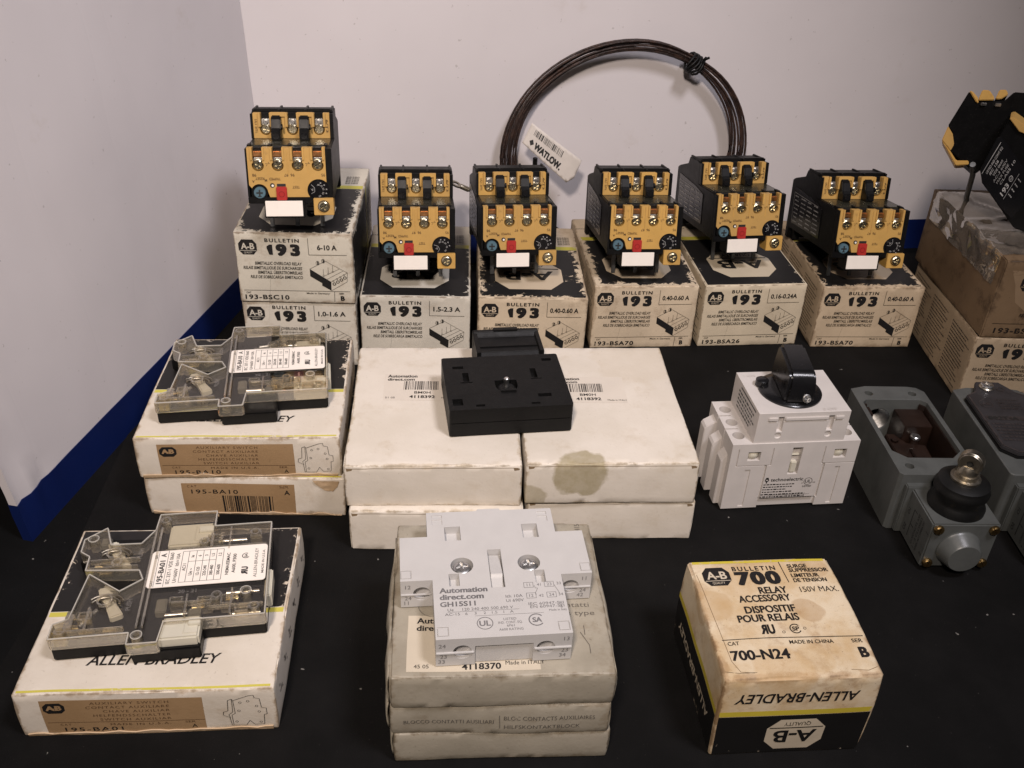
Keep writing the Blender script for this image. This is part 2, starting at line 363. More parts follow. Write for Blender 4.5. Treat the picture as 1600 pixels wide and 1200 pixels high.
# ------------------------------------------------------------------ cartons
CREAM = (0.62, 0.54, 0.43, 1)
def axis_cuts(L, r, step):
    n = max(2, round((L - 2 * r) / step)); return [0, r * .35] + [r + (L - 2 * r) * i / n for i in range(n + 1)] + [L - r * .35, L]
def carton(name, label, dims, loc, rz, mat, group=None, seed=0, amp=.5, cat='box', r=.55, squash=0.0):
    """worn cardboard carton, base at z = 0, front side at y = 0; returns (object, faces)"""
    w, d, h = dims
    def warp(p):
        q = Vector((p[0] * 24 + seed * 3.7, p[1] * 24 - seed, p[2] * 24 + seed * 1.9))
        n = noise.noise_vector(q); n2 = noise.noise_vector(q * 3.1)
        k = amp * .6 * MM; squash_ = squash * .6
        fx = min(1, max(-1, p[0] / (w / 2))); fz = p[2] / h
        bow = math.sin(math.pi * min(1, max(0, fz)))
        o = Vector(p)
        o.x += k * (1.3 * n.x + .35 * n2.x) + squash_ * MM * bow * fx
        o.y += k * (1.3 * n.y + .35 * n2.y) - squash_ * MM * bow * (1 if p[1] < d / 2 else -1)
        o.z += k * .55 * (n.z + .3 * n2.z) * min(1, max(0, fz * 1.4))
        return o
    rr = r * MM; cx, cy, cz = axis_cuts(w, rr, 3 * MM), axis_cuts(d, rr, 3 * MM), axis_cuts(h, rr, 3 * MM)
    bm = BM(); cache = {}
    def V(p):
        key = tuple(round(c * 1e7) for c in p)
        if key not in cache:
            q = Vector((min(max(p[0], rr), w - rr), min(max(p[1], rr), d - rr), min(max(p[2], rr), h - rr))); dv = Vector(p) - q
            s = q + dv.normalized() * rr if dv.length > 1e-9 else Vector(p)
            s.x -= w / 2
            if sum(abs(c_) > 1e-9 for c_ in dv) >= 2:      # crushed rim
                cen = Vector((0, d / 2, h / 2)); m_ = noise.noise(Vector((s.x * 60 + seed, s.y * 60, s.z * 60 + 9))) + .5 * noise.noise(s * 190)
                s = s + (q - Vector((w / 2, 0, 0)) - s).normalized() * max(0, m_ - .05) * 1.5 * amp * MM
            cache[key] = bm.verts.new(warp(s))
        return cache[key]
    def sheet(A, B, fn):
        for a0, a1 in zip(A, A[1:]):
            for b0, b1 in zip(B, B[1:]):
                try: bm.faces.new((V(fn(a0, b0)), V(fn(a1, b0)), V(fn(a1, b1)), V(fn(a0, b1))))
                except ValueError: pass
    for e in (0, h): sheet(cx, cy, lambda a, b: (a, b, e))
    for e in (0, d): sheet(cx, cz, lambda a, b: (a, e, b))
    for e in (0, w): sheet(cy, cz, lambda a, b: (e, a, b))
    o = mk(name, bm, mat, None, 40); o.location = loc; o.rotation_euler = (0, 0, R(rz)); tag(o, label, cat, group)
    F = dict(front=Face(lambda u, t, f: (-w / 2 + u * MM, -f * MM, h + t * MM), warp),
             top=Face(lambda u, t, f: (-w / 2 + u * MM, t * MM, h + f * MM), warp),
             left=Face(lambda u, t, f: (-w / 2 - f * MM, d - u * MM, h + t * MM), warp),
             right=Face(lambda u, t, f: (w / 2 + f * MM, u * MM, h + t * MM), warp))
    o['_w'] = 0; del o['_w']
    return o, F
def prints(o, d):
    for name, (bm, mat) in d.items():
        if len(bm.verts): mk(name, bm, mat, o, normals=False)
        else: bm.free()

# ------------------------------------------------------------------ setting
def cloth_mat(name, col, rough):
    t = NT(name)
    c = t.mix(t.ramp(t.noise(28, 5, .6), .35, .7), col, tuple(x * 1.9 for x in col[:3]) + (1,))
    c = t.mix(t.math('MULTIPLY', t.ramp(t.noise(900, 2), .73, .79), .3), c, (.13, .125, .12, 1))
    c = t.mix(t.math('MULTIPLY', t.ramp(t.noise(260, 2), .74, .765), .6), c, (.25, .24, .22, 1))
    t.bump(t.math('ADD', t.noise(40, 3), t.math('MULTIPLY', t.noise(1800, 2), .4)), .35, .0006)
    return t.fin(c, rough, 0, .15)
bm = BM(); bmesh.ops.create_grid(bm, x_segments=2, y_segments=2, size=1.2)
tb = mk('table', bm, cloth_mat('black table cloth', (.0022, .0022, .0024, 1), .8)); tb.location = (0, .6, -.006); tb['kind'] = 'structure'
bm = prism(BM(), [(-.196, .03), (.6, .03), (.6, .72), (-.1605, .57), (-.1941, .3944), (-.1885, .3246), (-.190, .24)], -.005, 0, XYZ)
bd = mk('table_board', bm, cloth_mat('black board', (.0030, .0028, .0028, 1), .75), None, None, .0006); bd['kind'] = 'structure'

def panel_mat(name, seed, crease):
    t = NT(name); sv = t.shift((seed, 0, seed))
    c = t.mix(t.ramp(t.noise(7, 4, .6, sv), .35, .7), (.64, .605, .615, 1), (.605, .57, .58, 1))
    c = t.mix(t.math('MULTIPLY', t.ramp(t.noise(330, 2, .5, sv), .73, .76), .35), c, (.2, .17, .15, 1))
    c = t.mix(t.math('MULTIPLY', t.ramp(t.noise(22, 5, .7, sv), .62, .78), .25), c, (.42, .35, .28, 1))
    mp = t.n('ShaderNodeMapping'); t.t.links.new(sv, mp.inputs[0]); mp.inputs['Scale'].default_value = (1, 3.2, .55); mp.inputs['Rotation'].default_value = (.5, 0, 0)
    cr = t.ramp(t.math('ABSOLUTE', t.math('SUBTRACT', t.noise(5, 2, .5, mp.outputs[0]), .5)), .0, .008)
    t.bump(t.math('ADD', t.math('MULTIPLY', cr, crease), t.math('ADD', t.math('MULTIPLY', t.noise(9, 2, .5, sv), .7), t.math('MULTIPLY', t.noise(160, 3), .06))), .13, .0015)
    return t.fin(c, .5, 0, .3)
def blue_mat():
    t = NT('dark blue print'); c = t.mix(t.noise(40, 4), (.003, .009, .062, 1), (.004, .014, .092, 1))
    t.bump(t.noise(30, 3), .4, .001); return t.fin(c, .42)
M['blue_band'] = blue_mat()
def panel(name, label, A, B, leanA, leanB, top, band, mat, z0=-.006, jitter=0, th=.004):
    """white sheet standing on the line A-B with a blue band along its foot"""
    A, B = Vector((*A, z0)), Vector((*B, z0)); along = (B - A).normalized(); nrm = Vector((-along.y, along.x, 0))
    def pt(u, z, off=0):
        p = A.lerp(B, u) + Vector((0, 0, z)); ln = Vector(leanA).lerp(Vector(leanB), u)
        p += Vector((ln.x, ln.y, 0)) * z
        wob = .0004 * noise.noise(Vector((u * 5 + jitter, z * 16, 1.7))) + .0002 * noise.noise(Vector((u * 17 + jitter, z * 40, 5)))
        wob *= min(1, z / .03)
        if jitter == 1 and u > .86: wob += .0028 * max(0, (u - .86) / .14) * noise.noise(Vector((u * 38, z * 55, 3))) * min(1, z / .018) * max(0, 1 - z / .10)
        return p + nrm * (off + wob)
    def slab(zs, us, o0, o1):
        b = BM(); g = [[[b.verts.new(pt(u, z, o)) for z in zs] for u in us] for o in (o0, o1)]
        for G in g:
            for i in range(len(us) - 1):
                for j in range(len(zs) - 1): b.faces.new((G[i][j], G[i + 1][j], G[i + 1][j + 1], G[i][j + 1]))
        for i in range(len(us) - 1):
            for j in (0, -1): b.faces.new((g[0][i][j], g[0][i + 1][j], g[1][i + 1][j], g[1][i][j]))
        for j in range(len(zs) - 1):
            for i in (0, -1): b.faces.new((g[0][i][j], g[0][i][j + 1], g[1][i][j + 1], g[1][i][j]))
        return b
    us = [i / 60 for i in range(61)]
    zb = [band * i / 3 for i in range(4)]; zs = [band + (top - band) * (i / 34) ** 1.25 for i in range(35)]
    o = mk(name, slab(zs, us, 0, -th), mat, None, 60)
    mk('blue_band', slab(zb, us, .0004, -th - .0004), M['blue_band'], o, 60)
    return o
cA, cB = (-.165, .5965), (.52, .7223)
pl = panel('side_panel', '', cA, (-.2117, .3207), (-.03, 0), (-.10, 0), .40, .0205, panel_mat('white side card', 1.0, .10), jitter=1)
tag(pl, 'creased white card panel with a dark blue foot, standing along the left side', 'display panel')
pb = panel('back_panel', '', cB, cA, (0, 0), (-.03, 0), .40, .0235, panel_mat('white back card', 4.0, .0), jitter=3)
tag(pb, 'smooth white card panel standing behind the cartons and the wire coil', 'display panel')

# ------------------------------------------------------------------ overload relay cartons
D193 = (62 * MM, 95.9 * MM, 41.15 * MM)
def print_193(o, F, rating, cat_no, seed, tone, wear=.5, top=True, side='left', front=True, rating_on=True):
    W_, D_, H_ = 62, 95.9, 41.15
    k, wh, ye = BM(), BM(), BM(); f = F['front']
    octagon(f, k, wh, 6.8, -8.2, 9.6, 8.6)
    f.text(k, 'BULLETIN', 16.1, -4.0, 2.0, 18.2, 'l', 0, .03, 0, 1.3)
    f.text(k, '93', 21.6, -9.4, 5.9, 12.8, 'l', 0, .07, 0, 1.42); f.poly(k, [(18.0, -12.35), (19.9, -12.35), (19.9, -6.45), (18.5, -6.45), (16.9, -7.5), (16.9, -8.7), (18.0, -8.2)], .2, 3)
    f.line(k, [(38.9, -2.4), (38.9, -11.9), (58.8, -11.9)], .22)
    f.text(k, rating, 48.7, -7.6, 2.75, min(16.2, 1.66 * len(rating) + .3), 'c', 0, .028)
    for i, (tx, wd) in enumerate((('BIMETALLIC OVERLOAD RELAY', 25), ('RELAIS BIMETALLIQUE DE SURCHARGES', 31.4), ('BIMETALL \u00dcBERSTROMRELAIS', 23.8), ('RELE DE SOBRECARGA BIMETALICO', 28))):
        f.text(k, tx, 34.8, -17.4 - 2.72 * i, 1.75, wd, 'r', 0, .014, .18)
    # line drawing of the relay
    a, b, c, d = (38.8, -20.2), (38.8, -24.6), (49.6, -33.2), (49.8, -27.8)
    f.poly(k, [a, d, c, (44.8, -30.2), (44.9, -28.7), b], .15, 3)
    f.line(k, [a, (47.4, -15.4), (58.6, -22.2), (49.8, -27.8)], .16); f.line(k, [(58.6, -22.2), (58.2, -27.6), c], .16)
    f.line(k, [(45.5, -24.8), (54.6, -19.9)], .13); f.line(k, [(47.6, -26.3), (56.6, -21.0)], .13)
    for (x, y) in ((43.2, -16.6), (46.2, -15.4)):
        f.ring(k, x, y, .85, .18, .2, 1.15); f.poly(k, [(x - .2, y - 1.0), (x + .5, y - .8), (x + .5, y + .8), (x - .2, y + 1)], .2, 0)
    for (x, y) in ((46.0, -20.2), (48.6, -19.0), (51.0, -17.8)): f.line(k, [(x, y - 3.6), (x, y)], .14); f.ring(k, x, y - 3.8, .4, .14)
    for i in range(4): f.ring(k, 51.4 + 1.9 * i, -29.0 + 1.25 * i, .75, .4); f.line(k, [(50.6 + 1.9 * i, -26.9 + 1.25 * i), (51.4 + 1.9 * i, -27.6 + 1.25 * i)], .3)
    f.line(k, [(2.5, -33.8), (59.5, -33.6)], .22); f.line(k, [(51.2, -33.7), (50.9, -40.0)], .22)
    f.text(k, 'CAT', 3.6, -35.2, .95, 2.6, 'l', 0, .02); f.text(k, cat_no, 2.8, -37.9, 2.6, 23.5, 'l', 0, .03, 0, 1.15)
    f.text(k, 'Made in Germany', 36, -35.0, 1.0, 12.5, 'l', 0, .01); f.text(k, 'SER', 53.6, -34.9, .9, 2.6, 'l', 0, .02); f.text(k, 'B', 54.2, -37.8, 2.6, None, 'l', 0, .05)
    bk = BM()
    if top:
        t = F['top']
        t.rect(bk, 1.1, W_ - 1.1, 1.3, 62.6, .07); t.rect(ye, 1.1, W_ - 1.1, 62.9, 67.6, .07)
        octagon(t, wh, bk, 29.6, 27.6, 39.5, 34.5, 180, .13, True, .31, .015)
        for i in range(4): t.text(k, 'XXXXX'[:5 - i % 2], 8 + 10 * i, 80, 1.5, 8, 'l', 180, 0)
        for j in range(5): t.text(k, '86380', 50, 71 + 2.4 * j, 1.6, 7.5, 'l', 0, 0)
    if side == 'left':
        s = F['left']
        for c in range(3): s.lines_of_text(k, 4 + 30.5 * c, 32 + 30.5 * c, -6, -37, 16, .75, seed + c)
    if side == 'right':
        s = F['right']
        s.rect(bk, .9, 66, -H_ + .8, -1.0, .07); s.rect(ye, 66.3, 70.5, -H_ + .8, -1.0, .07)
        s.lines_of_text(k, 74, 93, -6, -36, 12, 1.1, seed)
    ink = print_mat('carton black ink', D193, (.014, .013, .013, 1), tone, wear, seed, .5, .9 + .6 * wear)
    lett = print_mat('carton lettering ink', D193, (.014, .013, .013, 1), tone, wear * .55, seed, .5, .45)
    prints(o, {'black_lettering': (k, lett), 'black_field': (bk, ink),
               'pale_lettering': (wh, print_mat('carton pale ink', D193, tuple(c * 1.0 for c in tone[:3]) + (1,), (.25, .2, .15, 1), .2, seed)),
               'yellow_stripe': (ye, print_mat('carton yellow ink', D193, (.55, .50, .07, 1), tone, .3, seed))})
CARTONS = 'overload relay cartons in the back row'
DIRT = (.26, .18, .11, 1)
def carton193(label, loc, rz, rating, cat_no, seed, tone, wear, grime, amp=.5, top=True, side='left', stains=(), dirt=DIRT):
    m = carton_mat('cream card', D193, tone, tuple(c * .86 for c in tone[:3]) + (1,), dirt, wear * 1.1, grime, stains, seed)
    o, F = carton('relay_carton', label, D193, loc, rz, m, CARTONS, seed, amp)
    print_193(o, F, rating, cat_no, seed, tone, wear, top, side)
    return o
h193 = 41.15 * MM
PALE, WARM, TAN = (.60, .56, .48, 1), (.62, .51, .37, 1), (.57, .45, .31, 1)
carton193('cream carton marked 1.0-1.6 A, lower of the two in the rear stack', (-.1190, .4685, 0), 3.4, '1.0-1.6 A', '193-BSB16', 2, PALE, .8, .5, .6, side='right')
carton193('cream carton marked 6-10 A resting on another carton', (-.1187, .4668, h193), 3.0, '6-10 A', '193-BSC10', 3, (.59, .55, .46, 1), .7, .45, .6, side='right')
carton193('pale carton marked 1.5-2.3 A with clean black top and yellow stripe', (-.0563, .480, 0), 3.6, '1.5-2.3 A', '193-BSB23', 4, PALE, .25, .3, .35, side='right')
carton193('cream carton marked 0.40-0.60 A, half hidden behind the black square mechanism block', (.0098, .4848, 0), 3.6, '0.40-0.60 A', '193-BSA60', 5, WARM, .75, .4, .6)
carton193('badly scuffed carton marked 0.40-0.60 A beside the neat 0.16-0.24 A carton', (.0761, .5058, 0), 6.7, '0.40-0.60 A', '193-BSA70', 6, WARM, .95, .55, .75)
carton193('neat cream carton marked 0.16-0.24 A with a crisp black top', (.1416, .5141, 0), 8.1, '0.16-0.24A', '193-BSA26', 7, (.62, .53, .39, 1), .3, .3, .4)
carton193('worn carton between the neat 0.16-0.24 A carton and the brown taped carton', (.2120, .5182, 0), 5.0, '0.40-0.60 A', '193-BSA70', 8, TAN, .8, .45, .6)
carton193('tan carton with fine print down its side, under the brown taped carton', (.2829, .4638, 0), .4, '0.40-0.60 A', '193-BSA60', 9, (.40, .31, .21, 1), .4, .4, .5)
# the brown taped carton at the right edge
DT = (88.7 * MM, 98 * MM, 46 * MM)
o, F = carton('taped_carton', 'brown grimy carton mended with wrinkled clear tape at the right edge', DT, (.2975, .4654, h193 + .0004), 2.9,
              carton_mat('brown stained card', DT, (.175, .115, .065, 1), (.125, .08, .045, 1), (.06, .036, .02, 1), 1.4, .9, (), 12.5, soft=22), CARTONS, 12, 1.0)
k, wh, pp = BM(), BM(), BM(); f = F['front']
f.poly(pp, [(4.5, -5.5), (80, -4), (80, -43), (30, -43), (22, -38), (20, -30), (12, -24), (9, -14)], .07)
octagon(f, k, wh, 17.0, -12.5, 10.5, 9.5, 0, .14)
f.text(k, '93', 37, -13.5, 7, 16, 'l', 0, .07, 0, 1.1); f.poly(k, [(32.6, -17), (34.7, -17), (34.7, -10), (33, -10), (31, -11.3), (31, -12.9), (32.6, -12.1)], .2, 3)
for i, (tx, wd) in enumerate((('BIMETALLIC OVERLOAD RELAY', 29), ('RELAIS BIMETALLIQUE DE SURCHARGES', 36), ('BIMETALL \u00dcBERSTROMRELAIS', 28), ('RELE DE SOBRECARGA BIMETALICO', 33))):
    f.text(k, tx, 50, -22.0 - 3.2 * i, 1.9, wd, 'r', 0, .028, .18)
f.line(k, [(4, -37), (75, -36.5)], .25); f.text(k, '193-BSC10', 6, -41.2, 3.0, 29, 'l', 0, .03, 0, 1.15)
ink = print_mat('taped carton ink', DT, (.016, .013, .012, 1), (.28, .18, .10, 1), .8, 2.2)
prints(o, {'black_lettering': (k, ink), 'pale_lettering': (wh, print_mat('taped carton pale', DT, (.42, .31, .2, 1), (.2, .13, .08, 1), .5, 1)),
           'paper_label': (pp, print_mat('taped carton paper', DT, (.26, .18, .11, 1), (.15, .095, .055, 1), 1.1, 5))})
# wrinkled tape over its top left edge
bm = BM(); t = F['top']; l = F['left']
def tape_pt(u, v):      # u across: <0 down the left side, >0 over the top; v along the depth
    cr = lambda a, b, c: max(0, .06 - abs(noise.noise(Vector((a, b, c))))) / .06
    wr = 1.0 * abs(noise.noise(Vector((u * .05, v * .04, 2)))) + 1.1 * cr(u * .030 + v * .02, v * .030 - u * .012, 5) + .8 * cr(u * .045 - v * .03, v * .02, 9)
    if u < 0: return l.P(98 - v, u, .35 + wr)
    return t.P(u, v, .35 + wr)
us = [-17 + 2.0 * i for i in range(9)] + [0.0, .6] + [2 + 2.0 * i for i in range(21)]; us = sorted(set(us)); vs = [6 + 2.4 * i for i in range(37)]
g = [[bm.verts.new(tape_pt(u, v + (.9 * noise.noise(Vector((u * .8, 3, 1))) if j in (0, len(vs) - 1) else 0) + (6 * max(0, u) / 40 if j == 0 else 0))) for j, v in enumerate(vs)] for u in us]
for i in range(len(us) - 1):
    for j in range(len(vs) - 1): bm.faces.new((g[i][j], g[i + 1][j], g[i + 1][j + 1], g[i][j + 1]))
mk('clear_tape', bm, M['tape'], o, 40, normals=False)

# ------------------------------------------------------------------ overload relay
TH = R(11.0)
RM = Matrix(((1, 0, 0, 0), (0, math.cos(TH), math.sin(TH), -.010 * math.cos(TH)), (0, -math.sin(TH), math.cos(TH), .010 * math.sin(TH)), (0, 0, 0, 1)))
def mmx(bm): bmesh.ops.scale(bm, vec=(MM, MM, MM), verts=bm.verts); return bm
def screw_proto(name, r, h, mat, parent=None, cross=True, n=28):
    """pan head with a cut cross, head up along +Z"""
    bm = lathe(BM(), [(r * .96, 0), (r, h * .35), (r * .93, h * .75), (r * .74, h)], n=n)
    o = mk(name, bm, mat, None, 35)
    b1 = box(BM(), -r * .62, r * .62, -r * .15, r * .15, h * .35, h * 2); b2 = box(BM(), -r * .15, r * .15, -r * .62, r * .62, h * .35, h * 2)
    b3 = box(BM(), -r * 1.2, r * 1.2, -r * .1, r * .1, h * .62, h * 2)
    cut(o, [b1, b2] if cross else [b3])
    me = o.data; me.set_sharp_from_angle(angle=R(30)); bpy.data.objects.remove(o); return me
SCREW = screw_proto('terminal_screw', 2.75 * MM, 1.5 * MM, M['screw'])
SCREW_STEEL = screw_proto('steel_screw', 3.3 * MM, 1.4 * MM, M['steel'])
SCREW_SMALL = screw_proto('small_screw', 2.1 * MM, 1.2 * MM, M['steel'])
SCREW_BRONZE = screw_proto('bronze_screw', 2.35 * MM, 1.7 * MM, M['bronze'], cross=False)
SCREW_SLOT = screw_proto('slotted_screw', 2.6 * MM, 1.4 * MM, M['steel'], cross=False)
def put(me, name, parent, mat): o = bpy.data.objects.new(name, me); link(o, parent); o.matrix_local = mat; return o
def facing(x, d, e, spin=0): return RM @ Matrix.Translation((x * MM, d * MM, e * MM)) @ Matrix.Rotation(R(90), 4, 'X') @ Matrix.Rotation(R(spin), 4, 'Z')
def make_relay():
    root = thing('overload_relay', 'x', 'relay', (0, 0, 0), 0, 'overload relays standing on the back row cartons')
    P = lambda name, bm, mat, bev=.25, par=root, sm=None: mk(name, mmx(bm), mat, par, sm, bev * MM if bev else 0, 2, RM)
    # housing: stepped profile, hollowed where terminals sit
    prof = [(4, 19.2), (4, 45.6), (8, 46.1), (29, 46.3), (33, 46.5), (33, 58.8), (38, 59.9), (52, 59.9), (55, 55.2), (70, 51.6), (74, 50.2), (76.5, 13.2), (72, 12.8), (71, 19.8), (22, 19.5)]
    h = P('housing', prism(BM(), prof, -21.1, 21.1, YZ), M['black'], .5)
    for q in ((-21.1, -20.1, .2, 4.4, 21.9, 45.9), (18.0, 21.1, .2, 4.4, 21.9, 45.9), (-21.1, -19.9, 29.2, 33.4, 46.4, 59.0), (19.3, 21.1, 29.2, 33.4, 46.4, 59.0)):
        P('cheek', box(BM(), *q), M['black'], .15, h)
    P('lower_strip', box(BM(), -21.1, 21.1, .15, 4.4, 18.6, 21.85), M['black'], .15, h)
    tp = BM()
    box(tp, -20.5, 20.5, 36, 38.2, 59.4, 60.9)
    for x in (-20.5, -7.6, 6.2, 19.3): box(tp, x, x + 1.2, 34, 52, 59.4, 60.7)
    P('top_rail', tp, M['black'], .15, h)
    sh = BM(); box(sh, -19.6, 19.6, 8, 29.5, 45.9, 46.55); P('shelf', sh, M['smoke'], 0, h)
    cm = BM()
    for x in (-20.4, -10.3, -.6, 9.2, 17.2): box(cm, x, x + 1.7, 4.2, 9.5, 45.4, 47.2)
    P('comb', cm, M['black'], .15, h)
    sb = BM(); prism(sb, [(23, 24), (68, 24), (68, 47), (36, 44.5), (23, 42)], -21.12, -21.45, YZ); P('side_plate', sb, M['black_gloss'], .1, h)
    tx = BM(); sf = Face(lambda u, t, f: RM @ Vector((-(21.45 + f) * MM, (68 - u) * MM, (46 + t) * MM)))
    for c in range(4): sf.lines_of_text(tx, 3 + 10.3 * c, 11.5 + 10.3 * c, -4.5, -20, 7, .8, 20 + c)
    sf.line(tx, [(1.2, -2.6), (40, -4)], .25); sf.line(tx, [(1.2, -2.6), (1.2, -21)], .25)
    mk('side_lettering', tx, M['ink_white'], h, normals=False)
    for x in (-12.7, .4, 13.5):
        P('pin', box(BM(), x - 1.1, x + 1.1, 20.2, 21.4, 2.2, 20), M['pin'], .2)
    for x in (-17, 17): P('foot', box(BM(), x - 2, x + 2, 67, 74, 12.7, 20), M['black'], .3)
    # lower terminal plate
    tx4 = (-15.15, -5.5, 4.3, 14.1); top_e, bot_e = 46.3, 21.9
    pts = [(-20.1, top_e)]
    for x in tx4: pts += [(x - 2.3, top_e), (x - 2.3, 38.8)] + arc(x, 37.7, 2.95, 158, 382, 10) + [(x + 2.3, 38.8), (x + 2.3, top_e)]
    pts += [(18.0, top_e), (18.0, 29.2)] + [p for p in arc(14, 25.2, 5.65, 45, 216, 14)] + [(9.3, bot_e), (-10.2, bot_e), (-11.0, 24.5)] + arc(-15.2, 24.3, 4.2, 3, 150, 10)[0:] + [(-20.1, 28)]
    P('lower_terminal_plate', prism(BM(), pts, -.2, 4.3, XZ), M['yellow'], .22)
    rb = BM()
    for x in tx4:
        for s in (-1, 1): box(rb, x + s * 2.9 - .5, x + s * 2.9 + .5, -.9, .2, 40.3, 46.6)
    for x in (-10.3, 9.2): box(rb, x - .25, x + .25, -.35, 0, 33, 45)
    box(rb, -.9, -.4, -.5, 0, 33, 46)
    P('terminal_rib', rb, M['yellow'], .12)
    for x in tx4:
        P('copper_bar', box(BM(), x - 2.25, x + 2.25, 1.6, 3.8, 41.6, 44.4), M['copper'], .3)
        P('clamp', box(BM(), x - 2.2, x + 2.2, 2.2, 3.6, 35.6, 41.3), M['steel'], .3)
        put(SCREW, 'terminal_screw', root, facing(x, 2.2, 37.7, random.uniform(0, 180)))
    # upper terminal plate
    ux = (-13.6, .1, 13.7); te, be = 59.4, 46.5
    pts = [(-19.8, te)]
    for x in ux: pts += [(x - 2.2, te), (x - 2.2, 52.2)] + arc(x, 51.1, 2.9, 158, 382, 10) + [(x + 2.2, 52.2), (x + 2.2, te)]
    pts += [(19.2, te), (19.2, be), (-19.8, be)]
    P('upper_terminal_plate', prism(BM(), pts, 29.3, 33.3, XZ), M['yellow'], .22)
    rb = BM()
    for x in ux:
        for s in (-1, 1): box(rb, x + s * 2.9 - .6, x + s * 2.9 + .6, 28.2, 29.6, 52.5, 59.7)
    for x in (-6.9, 6.9): box(rb, x - 3.9, x + 3.9, 28.4, 29.6, 57.6, 59.9)
    P('terminal_rib', rb, M['yellow'], .12)
    for x in ux:
        P('clamp', box(BM(), x - 2.1, x + 2.1, 31.2, 32.8, 48.8, 56.4), M['steel'], .3)
        b = BM(); cyl(b, (x, 32, 54.6), 1.2, -2.2, 'Y', 14); P('clamp_stud', b, M['steel'], .15)
        put(SCREW, 'terminal_screw', root, facing(x, 31.4, 51.1, random.uniform(0, 180)))
    for x in (-7.8, 6.4):
        b = BM(); prism(b, [(21.5, 46.4), (21.5, 50.6), (23.5, 52.6), (25, 56.8), (27, 58.4), (32, 58.4), (32, 46.4)], x - 2.4, x + 2.4, YZ)
        pl_ = P('shunt_lever', b, M['black'], .5)
        b = BM(); cyl(b, (x, 21.7, 49.0), 1.75, -.7, 'Y', 20); P('lever_pivot', b, M['black_gloss'], .15, pl_)
        b = BM(); cyl(b, (x + 2.6, 24.5, 53), 1.5, .8, 'X', 16); P('lever_lug', b, M['black'], .15, pl_)
    # buttons, dial, label, earth tab
    b = BM(); cyl(b, (-15.2, 2.2, 24.2), 2.85, -3.0, 'Y', 26); bl = P('reset_button', b, M['blue'], .3, sm=35)
    b = BM(); cyl(b, (-15.2, 3.4, 24.2), 4.0, -2.4, 'Y', 26); P('button_collar', b, M['black'], .2, sm=35)
    b = BM(); prism(b, [(-.9, -1.6), (-.35, -1.6), (-.35, -.35), (-1.6, -.35), (-1.6, .35), (-.35, .35), (-.35, 1.6), (.35, 1.6), (.35, .35), (1.6, .35), (1.6, -.35), (.35, -.35), (.35, -1.6), (.9, -1.6), (.9, -1.9), (-.9, -1.9)], -1.0, -.7, lambda p, q, s: (p - 15.2, s, q + 24.2))
    P('button_slot', b, M['ink'], 0, bl)
    rd = P('test_button', box(BM(), -6.95, -1.75, -1.5, 2.5, 20.2, 27.2), M['red'], .35)
    b = BM(); f_ = Face(lambda u, t, f: RM @ Vector((u * MM, (-1.5 - f) * MM, t * MM))); f_.ring(b, -4.35, 23.6, 1.35, .28, .06); mk('button_ring', b, plastic('dark red', (.2, .012, .012, 1)), rd, normals=False)
    P('button_well', box(BM(), -6.5, -2.2, -.32, 0, 27.3, 28.6), M['ink'], 0)
    b = BM(); cyl(b, (-8.75, -.1, 27.8), 1.15, -.2, 'Y', 18); P('trip_flag_hole', b, M['ink'], 0)
    b = BM(); cyl(b, (-8.6, -.28, 27.7), .6, -.1, 'Y', 12); P('trip_flag', b, M['white'], 0)
    b = BM(); cyl(b, (14, 3.4, 25.2), 5.4, -3.4, 'Y', 36); cyl(b, (14, .2, 25.2), 4.4, -.8, 'Y', 32); dl = P('current_dial', b, M['black_gloss'], .2, sm=35)
    b = BM(); ff = Face(lambda u, t, f: RM @ Vector((u * MM, (-.62 - f) * MM, t * MM)))
    for i, (a, s_) in enumerate(((95, '.40'), (55, '.45'), (20, '.50'), (-25, '.55'), (-75, '.60'))): ff.text(b, s_, 14 + 2.4 * math.cos(R(a)), 25.2 + 2.9 * math.sin(R(a)), .85, None, 'c', a - 90)
    ff.text(b, 'A', 10.9, 25.6, 1.4, None, 'c', 200); ff.line(b, [(10.4, 28.2), (12.0, 26.6), (12.0, 24.6), (10.3, 23.6)], .2)
    for a in (75, 45, 10, -20): ff.ring(b, 14 + 3.95 * math.cos(R(a)), 25.2 + 3.95 * math.sin(R(a)), .22, .3)
    mk('dial_lettering', b, M['ink_white'], dl, normals=False)
    lf = P('label_holder', box(BM(), -13.3, 6.8, -1.4, 9, 11.6, 21.2), M['black'], .3)
    P('label', box(BM(), -12.7, 5.7, -1.9, -1.2, 12.5, 20.3), M['white'], .12, lf)
    eb = BM(); prism(eb, [(-1.9, 12.9), (-1.9, 21.5), (9, 21.5), (9, 15.5), (7, 12.9)], 11.2, 21.1, YZ); et = P('earth_tab', eb, M['yellow'], .25)
    b = BM(); cyl(b, (16.2, -1.9, 17.5), 3.0, -.25, 'Y', 24); P('tab_well', b, M['ink'], 0, et)
    o_ = put(SCREW, 'terminal_screw', et, facing(16.2, -1.9, 17.5, 25))
    # printing on the yellow plate (upside down as mounted)
    b = BM(); ff = Face(lambda u, t, f: RM @ Vector((u * MM, (-.22 - f) * MM, t * MM)))
    for s_, x in (('98', -17.2), ('97', -1.6), ('96', 1.5), ('95', 16.6)): ff.text(b, s_, x, 32.9, 1.4, None, 'c', 180, .01, off=.08)
    for s_, x, e, w_ in (('RESET', -14.6, 31.2, 4.4), ('TRIPPED', -7.3, 31.0, 5.6), ('TEST', 2.9, 26.9, 3.6)): ff.text(b, s_, x, e, 1.25, w_, 'c', 180, .01, off=.08)
    for s_, x, e in (('A', -17.9, 29.8), ('M', -11.7, 30.3)): ff.text(b, s_, x, e, 1.2, None, 'c', 180, .02, off=.08)
